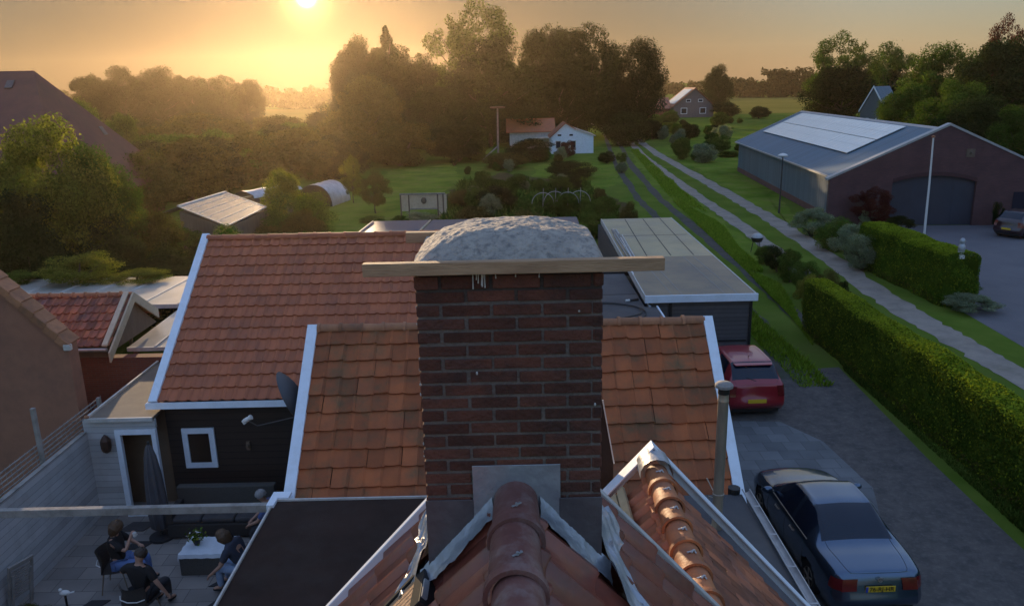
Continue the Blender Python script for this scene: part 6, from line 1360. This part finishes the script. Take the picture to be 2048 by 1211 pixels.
for u, v in ((205, 262), (20, 170)):
    b_ = MB(); d = ray(u, v); nrm_ = Vector((0, -8.3, 8.4)).normalized() if u < 100 else Vector((8.3, 0, 5.2)).normalized(); p0 = Vector((-40, 48.6, 2.6)) if u < 100 else Vector((-27.5, 57, 2.6)); o_ = Vector((0, 0, CAM_H)); t = (p0 - o_).dot(nrm_) / d.dot(nrm_); p = o_ + d * t
    rt_ = Vector((1, 0, 0)) if u < 100 else Vector((0, 1, 0)); up_ = nrm_.cross(rt_).normalized()
    b_.prism([p - rt_ * .25 - up_ * .35 + nrm_ * .04, p + rt_ * .25 - up_ * .35 + nrm_ * .04, p + rt_ * .25 + up_ * .35 + nrm_ * .04, p - rt_ * .25 + up_ * .35 + nrm_ * .04], nrm_ * .06); b_.build('roof_window', M['lead_dark'], lf)

# ------------------------------------------------------------------ trees and shrubs (one row of numbers each: picture column of the middle, row of the top, metres away, width in picture pixels)
TR = [
 # the tall group in the middle
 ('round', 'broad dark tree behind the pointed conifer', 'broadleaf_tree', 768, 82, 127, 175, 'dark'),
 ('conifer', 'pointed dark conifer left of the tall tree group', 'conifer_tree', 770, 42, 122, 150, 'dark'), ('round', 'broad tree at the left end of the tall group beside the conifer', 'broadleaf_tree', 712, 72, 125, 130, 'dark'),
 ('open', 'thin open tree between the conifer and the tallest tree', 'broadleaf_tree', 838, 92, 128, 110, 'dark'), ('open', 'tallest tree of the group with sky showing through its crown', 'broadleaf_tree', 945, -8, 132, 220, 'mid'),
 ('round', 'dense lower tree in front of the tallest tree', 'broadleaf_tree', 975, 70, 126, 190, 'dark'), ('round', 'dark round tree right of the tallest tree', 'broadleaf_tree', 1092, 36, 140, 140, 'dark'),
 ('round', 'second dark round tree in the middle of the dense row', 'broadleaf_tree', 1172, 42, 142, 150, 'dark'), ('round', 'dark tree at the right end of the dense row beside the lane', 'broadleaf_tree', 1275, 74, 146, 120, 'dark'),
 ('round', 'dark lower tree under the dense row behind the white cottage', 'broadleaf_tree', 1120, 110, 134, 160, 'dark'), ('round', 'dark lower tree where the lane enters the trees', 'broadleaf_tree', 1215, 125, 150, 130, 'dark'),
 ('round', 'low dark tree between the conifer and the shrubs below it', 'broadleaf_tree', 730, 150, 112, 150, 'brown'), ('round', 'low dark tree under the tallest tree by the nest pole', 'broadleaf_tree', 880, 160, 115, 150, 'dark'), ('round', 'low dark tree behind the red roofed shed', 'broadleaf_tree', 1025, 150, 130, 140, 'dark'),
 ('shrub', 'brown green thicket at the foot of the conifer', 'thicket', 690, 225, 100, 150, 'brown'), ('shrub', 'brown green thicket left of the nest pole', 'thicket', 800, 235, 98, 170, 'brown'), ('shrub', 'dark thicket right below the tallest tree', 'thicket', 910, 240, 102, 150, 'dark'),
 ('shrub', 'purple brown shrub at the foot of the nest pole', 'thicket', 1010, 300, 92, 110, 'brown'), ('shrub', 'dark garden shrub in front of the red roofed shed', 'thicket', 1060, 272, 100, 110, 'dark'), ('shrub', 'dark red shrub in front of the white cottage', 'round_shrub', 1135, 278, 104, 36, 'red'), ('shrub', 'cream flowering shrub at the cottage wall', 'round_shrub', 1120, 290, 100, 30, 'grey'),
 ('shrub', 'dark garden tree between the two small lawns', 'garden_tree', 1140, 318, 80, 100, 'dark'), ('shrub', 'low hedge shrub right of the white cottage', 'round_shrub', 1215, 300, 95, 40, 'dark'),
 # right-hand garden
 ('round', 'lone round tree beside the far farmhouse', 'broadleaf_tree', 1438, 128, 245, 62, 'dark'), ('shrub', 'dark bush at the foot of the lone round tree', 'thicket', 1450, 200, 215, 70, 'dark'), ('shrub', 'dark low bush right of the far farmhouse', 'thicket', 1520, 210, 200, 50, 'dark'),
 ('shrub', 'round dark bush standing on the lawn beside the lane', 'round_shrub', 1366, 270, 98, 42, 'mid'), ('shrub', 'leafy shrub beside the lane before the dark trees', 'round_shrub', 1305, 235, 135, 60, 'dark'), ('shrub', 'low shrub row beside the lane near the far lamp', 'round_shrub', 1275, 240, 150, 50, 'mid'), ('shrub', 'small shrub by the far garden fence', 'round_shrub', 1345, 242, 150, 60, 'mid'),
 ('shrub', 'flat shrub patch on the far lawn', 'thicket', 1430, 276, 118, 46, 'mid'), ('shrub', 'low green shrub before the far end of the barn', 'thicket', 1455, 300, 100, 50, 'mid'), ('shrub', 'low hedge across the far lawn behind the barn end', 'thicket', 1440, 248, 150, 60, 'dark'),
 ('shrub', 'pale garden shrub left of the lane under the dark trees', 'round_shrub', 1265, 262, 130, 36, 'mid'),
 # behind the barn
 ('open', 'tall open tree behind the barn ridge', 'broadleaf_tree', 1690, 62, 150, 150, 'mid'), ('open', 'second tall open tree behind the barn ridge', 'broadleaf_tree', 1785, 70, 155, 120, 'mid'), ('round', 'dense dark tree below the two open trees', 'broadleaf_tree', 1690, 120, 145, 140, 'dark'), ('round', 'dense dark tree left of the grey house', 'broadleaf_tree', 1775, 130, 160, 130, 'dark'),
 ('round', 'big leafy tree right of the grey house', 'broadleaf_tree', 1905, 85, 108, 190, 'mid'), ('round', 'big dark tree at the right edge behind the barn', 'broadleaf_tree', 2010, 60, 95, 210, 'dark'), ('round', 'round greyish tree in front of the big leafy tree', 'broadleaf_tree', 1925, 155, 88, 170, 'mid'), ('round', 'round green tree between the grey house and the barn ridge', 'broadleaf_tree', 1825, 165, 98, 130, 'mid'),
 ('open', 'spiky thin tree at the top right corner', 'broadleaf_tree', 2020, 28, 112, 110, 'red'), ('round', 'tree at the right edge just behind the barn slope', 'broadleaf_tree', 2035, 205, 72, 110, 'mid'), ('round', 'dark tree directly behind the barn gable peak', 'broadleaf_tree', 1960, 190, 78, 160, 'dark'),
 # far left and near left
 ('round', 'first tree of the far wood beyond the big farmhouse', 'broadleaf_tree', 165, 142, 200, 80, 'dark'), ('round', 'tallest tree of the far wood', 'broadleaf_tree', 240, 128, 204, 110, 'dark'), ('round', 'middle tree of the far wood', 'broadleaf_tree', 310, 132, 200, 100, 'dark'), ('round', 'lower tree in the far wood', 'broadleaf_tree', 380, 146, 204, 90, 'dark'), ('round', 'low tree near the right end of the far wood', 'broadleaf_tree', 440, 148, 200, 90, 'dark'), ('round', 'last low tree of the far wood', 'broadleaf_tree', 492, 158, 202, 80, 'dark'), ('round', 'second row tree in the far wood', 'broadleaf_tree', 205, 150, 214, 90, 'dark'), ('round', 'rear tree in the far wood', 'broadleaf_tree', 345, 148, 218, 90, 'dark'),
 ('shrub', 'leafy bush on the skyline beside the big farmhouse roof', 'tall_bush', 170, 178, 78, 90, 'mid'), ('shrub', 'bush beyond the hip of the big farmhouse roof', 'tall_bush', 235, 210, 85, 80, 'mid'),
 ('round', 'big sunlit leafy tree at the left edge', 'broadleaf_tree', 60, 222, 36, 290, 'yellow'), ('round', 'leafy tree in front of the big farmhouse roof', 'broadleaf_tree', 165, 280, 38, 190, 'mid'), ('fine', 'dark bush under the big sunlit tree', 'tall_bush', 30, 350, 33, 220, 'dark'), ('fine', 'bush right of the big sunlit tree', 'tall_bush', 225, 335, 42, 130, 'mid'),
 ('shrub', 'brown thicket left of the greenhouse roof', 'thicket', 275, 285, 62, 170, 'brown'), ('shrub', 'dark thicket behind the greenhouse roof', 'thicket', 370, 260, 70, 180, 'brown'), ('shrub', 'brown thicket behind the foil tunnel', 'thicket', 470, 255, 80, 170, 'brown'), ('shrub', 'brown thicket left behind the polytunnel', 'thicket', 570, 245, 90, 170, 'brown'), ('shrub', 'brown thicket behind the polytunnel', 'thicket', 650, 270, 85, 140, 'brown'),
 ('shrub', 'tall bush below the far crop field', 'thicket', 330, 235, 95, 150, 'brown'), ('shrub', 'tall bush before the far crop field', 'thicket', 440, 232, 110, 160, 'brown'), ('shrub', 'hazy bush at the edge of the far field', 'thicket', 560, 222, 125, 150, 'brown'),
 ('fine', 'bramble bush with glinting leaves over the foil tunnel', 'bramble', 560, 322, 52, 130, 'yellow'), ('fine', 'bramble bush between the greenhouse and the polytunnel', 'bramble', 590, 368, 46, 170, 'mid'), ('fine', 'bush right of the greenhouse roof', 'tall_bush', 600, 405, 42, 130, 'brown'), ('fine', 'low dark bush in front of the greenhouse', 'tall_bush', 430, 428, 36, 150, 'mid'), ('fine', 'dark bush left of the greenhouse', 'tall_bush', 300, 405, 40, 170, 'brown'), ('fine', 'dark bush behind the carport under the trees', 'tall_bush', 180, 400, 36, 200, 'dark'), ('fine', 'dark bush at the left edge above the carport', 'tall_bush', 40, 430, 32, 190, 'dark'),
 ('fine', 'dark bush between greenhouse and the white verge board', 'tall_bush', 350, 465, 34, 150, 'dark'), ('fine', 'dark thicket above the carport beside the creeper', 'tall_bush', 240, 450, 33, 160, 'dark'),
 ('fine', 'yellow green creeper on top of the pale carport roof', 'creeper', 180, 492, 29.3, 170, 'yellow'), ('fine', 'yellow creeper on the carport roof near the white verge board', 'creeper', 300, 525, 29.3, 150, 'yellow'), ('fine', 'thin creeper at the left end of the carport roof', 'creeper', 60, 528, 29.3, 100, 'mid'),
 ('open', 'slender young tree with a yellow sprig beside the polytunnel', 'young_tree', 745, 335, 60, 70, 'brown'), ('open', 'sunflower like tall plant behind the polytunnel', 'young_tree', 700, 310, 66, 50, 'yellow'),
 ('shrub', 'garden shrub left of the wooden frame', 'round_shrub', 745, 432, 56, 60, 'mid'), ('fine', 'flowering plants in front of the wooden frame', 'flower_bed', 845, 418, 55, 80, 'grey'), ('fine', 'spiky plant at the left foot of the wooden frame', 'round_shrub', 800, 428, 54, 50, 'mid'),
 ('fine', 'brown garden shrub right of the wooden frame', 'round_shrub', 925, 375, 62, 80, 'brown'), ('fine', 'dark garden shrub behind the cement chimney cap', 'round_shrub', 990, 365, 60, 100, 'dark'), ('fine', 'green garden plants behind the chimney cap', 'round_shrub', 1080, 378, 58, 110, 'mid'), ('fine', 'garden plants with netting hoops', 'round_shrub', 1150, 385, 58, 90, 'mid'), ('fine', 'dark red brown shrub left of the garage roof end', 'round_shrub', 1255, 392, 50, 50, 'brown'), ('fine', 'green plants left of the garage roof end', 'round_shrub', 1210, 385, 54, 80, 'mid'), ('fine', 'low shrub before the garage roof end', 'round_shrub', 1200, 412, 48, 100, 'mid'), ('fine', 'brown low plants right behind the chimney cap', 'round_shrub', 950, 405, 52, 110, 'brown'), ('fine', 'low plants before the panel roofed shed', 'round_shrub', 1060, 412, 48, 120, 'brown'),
]
GRP = {'broadleaf_tree': 'trees standing in groups round the village', 'thicket': 'thickets between the gardens', 'tall_bush': 'bushes on the left', 'round_shrub': 'shrubs in the gardens', 'creeper': 'creepers on the carport roof', 'bramble': 'brambles by the tunnels'}
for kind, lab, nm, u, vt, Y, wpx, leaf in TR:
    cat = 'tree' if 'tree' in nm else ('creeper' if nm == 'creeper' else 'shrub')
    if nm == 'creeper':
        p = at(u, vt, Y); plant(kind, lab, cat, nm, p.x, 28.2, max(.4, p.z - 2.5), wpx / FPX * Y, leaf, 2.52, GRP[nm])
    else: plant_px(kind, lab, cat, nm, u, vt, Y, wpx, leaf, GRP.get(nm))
plant('fine', 'bramble mass filling the gap behind the carport', 'shrub', 'thicket', -14.5, 31.5, 2.9, 12, 'dark')
# the hazy mass of thickets left of the tall trees
random.seed(99)
for i in range(46):
    Y = random.uniform(52, 125); X = -Y * random.uniform(.20, .50) - 1
    if -23 < X < -9 and Y < 84 or (X < -24 and Y < 68) : continue
    h = random.uniform(3.2, 5.6) * (.8 + Y / 250); plant('shrub', 'brown green thicket merging into the hazy mass between the farmhouse and the tall trees', 'shrub', 'hazy_thicket', X, Y, h, h * random.uniform(1.3, 2.0), random.choice(('brown', 'dark', 'mid')), 0, 'thickets of the hazy mass on the left')
for i in range(16):
    Y = random.uniform(118, 150); X = -Y * .24 + random.uniform(0, 1) * Y * .42
    if 3 < X < 15 and Y < 132: continue
    h = random.uniform(4, 8); plant('shrub', 'dark undergrowth bush below the crowns of the tall tree group', 'shrub', 'undergrowth', X, Y, h, h * 1.5, 'dark', 0, 'undergrowth below the tall trees')
for i in range(30):
    Y = random.uniform(92, 185); X = Y * random.uniform(.19, .30) if Y < 140 else Y * random.uniform(.16, .29)
    h = random.uniform(.8, 2.4) * (.6 + Y / 200); plant('shrub', 'small garden shrub in the long garden between the lane and the far farmhouse', 'shrub', 'garden_shrub', X, Y, h, h * random.uniform(.9, 1.5), random.choice(('mid', 'dark', 'mid', 'grey')), 0, 'small shrubs of the garden beside the lane')
for i in range(34):
    u = random.uniform(905, 1255); v = random.uniform(322, 432)
    if 1062 < u < 1115 and v < 365 or 1185 < u < 1240 and v < 365: continue
    p = gnd(u, v); h = random.uniform(.7, 2.2); plant('shrub' if i % 2 else 'fine', 'leafy plant in the crowded vegetable and flower garden behind the chimney cap', 'plant', 'garden_plant', p.x, p.y, h, h * random.uniform(.8, 1.6), random.choice(('mid', 'dark', 'brown', 'grey', 'mid')), 0, 'plants of the crowded garden')
plant('fine', 'leafy bush hiding the left wall of the greenhouse', 'shrub', 'tall_bush', -18.6, 43.6, 2.25, 4.2, 'mid', 0, GRP['tall_bush'])
plant('fine', 'leafy bush in front of the near corner of the greenhouse', 'shrub', 'tall_bush', -15.6, 40.4, 1.9, 3.4, 'dark', 0, GRP['tall_bush'])
plant('fine', 'bush against the right wall of the greenhouse', 'shrub', 'tall_bush', -13.6, 43.8, 2.2, 3.0, 'brown', 0, GRP['tall_bush'])
# garden netting hoops
nh = thing('netting_hoops', 'thin blue green netting hoops over the vegetable bed', 'netting', (3.4, 57, 0))
for k in range(4):
    b_ = MB(); b_.tube([(2.4 + k * .9 + .8 * math.cos(a), 57.0 + .6 * (k % 2), .9 + .8 * math.sin(a)) for a in [math.pi * i / 12 for i in range(13)]], .025, 5); b_.tube([(2.4 + k * .9 + .0, 57.1, .6), (2.4 + k * .9 + .05, 57.1, 2.0)], .02, 5); b_.build('hoop', M['lead'], nh)
# far woods, read as one mass
def wood(label, segs, leaf):
    cents = []; rads = []; rng = np.random.default_rng(5)
    for (x0, y0, x1, y1, h, n) in segs:
        for i in range(n):
            t = rng.random(); z = rng.random() ** .6 * h * .86; hh = h * (1 + .15 * math.sin(t * 40) + .12 * math.sin(t * 90 + 1)); cents.append((x0 + (x1 - x0) * t + rng.normal() * 2, y0 + (y1 - y0) * t + rng.uniform(0, 14), z * hh / h)); rads.append(rng.uniform(1.5, 3.2))
    C, Nn = cluster_leaves(cents, rads, 55, .8); C[:, 2] = np.clip(C[:, 2], 0, None)
    me = leaf_mesh('far_wood', C, Nn, RNG.uniform(.5, 1.1, len(C)), [LEAF[leaf]], .6)
    o = link_mesh('far_wood', me); tag(o, label, 'wood', None, 'stuff')
wood('long straight dark wood beyond the corn field on the right', [(140, 430, 200, 420, 13.5, 330), (128, 445, 150, 440, 9, 90)], 'dark')
wood('low hazy tree line on the horizon', [(-190, 400, -45, 410, 9.5, 420), (60, 480, 145, 470, 11, 130), (-330, 380, -190, 390, 11, 200)], 'dark')

# ------------------------------------------------------------------ evening haze
hz_m = bpy.data.materials.new('haze_air'); hz_m.use_nodes = True; hn_ = hz_m.node_tree.nodes; hn_.remove(hn_['Principled BSDF'])
pv = hn_.new('ShaderNodeVolumePrincipled'); pv.inputs['Density'].default_value = HAZE_D; pv.inputs['Anisotropy'].default_value = .80; pv.inputs['Color'].default_value = (1.0, .77, .52, 1)
hz_m.node_tree.links.new(pv.outputs[0], hn_['Material Output'].inputs['Volume'])
b_ = MB(); b_.box(-420, 420, -40, 500, -1.0, 30); hzo = b_.build('haze', hz_m); tag(hzo, kind='stuff', label='golden evening haze over the whole village')
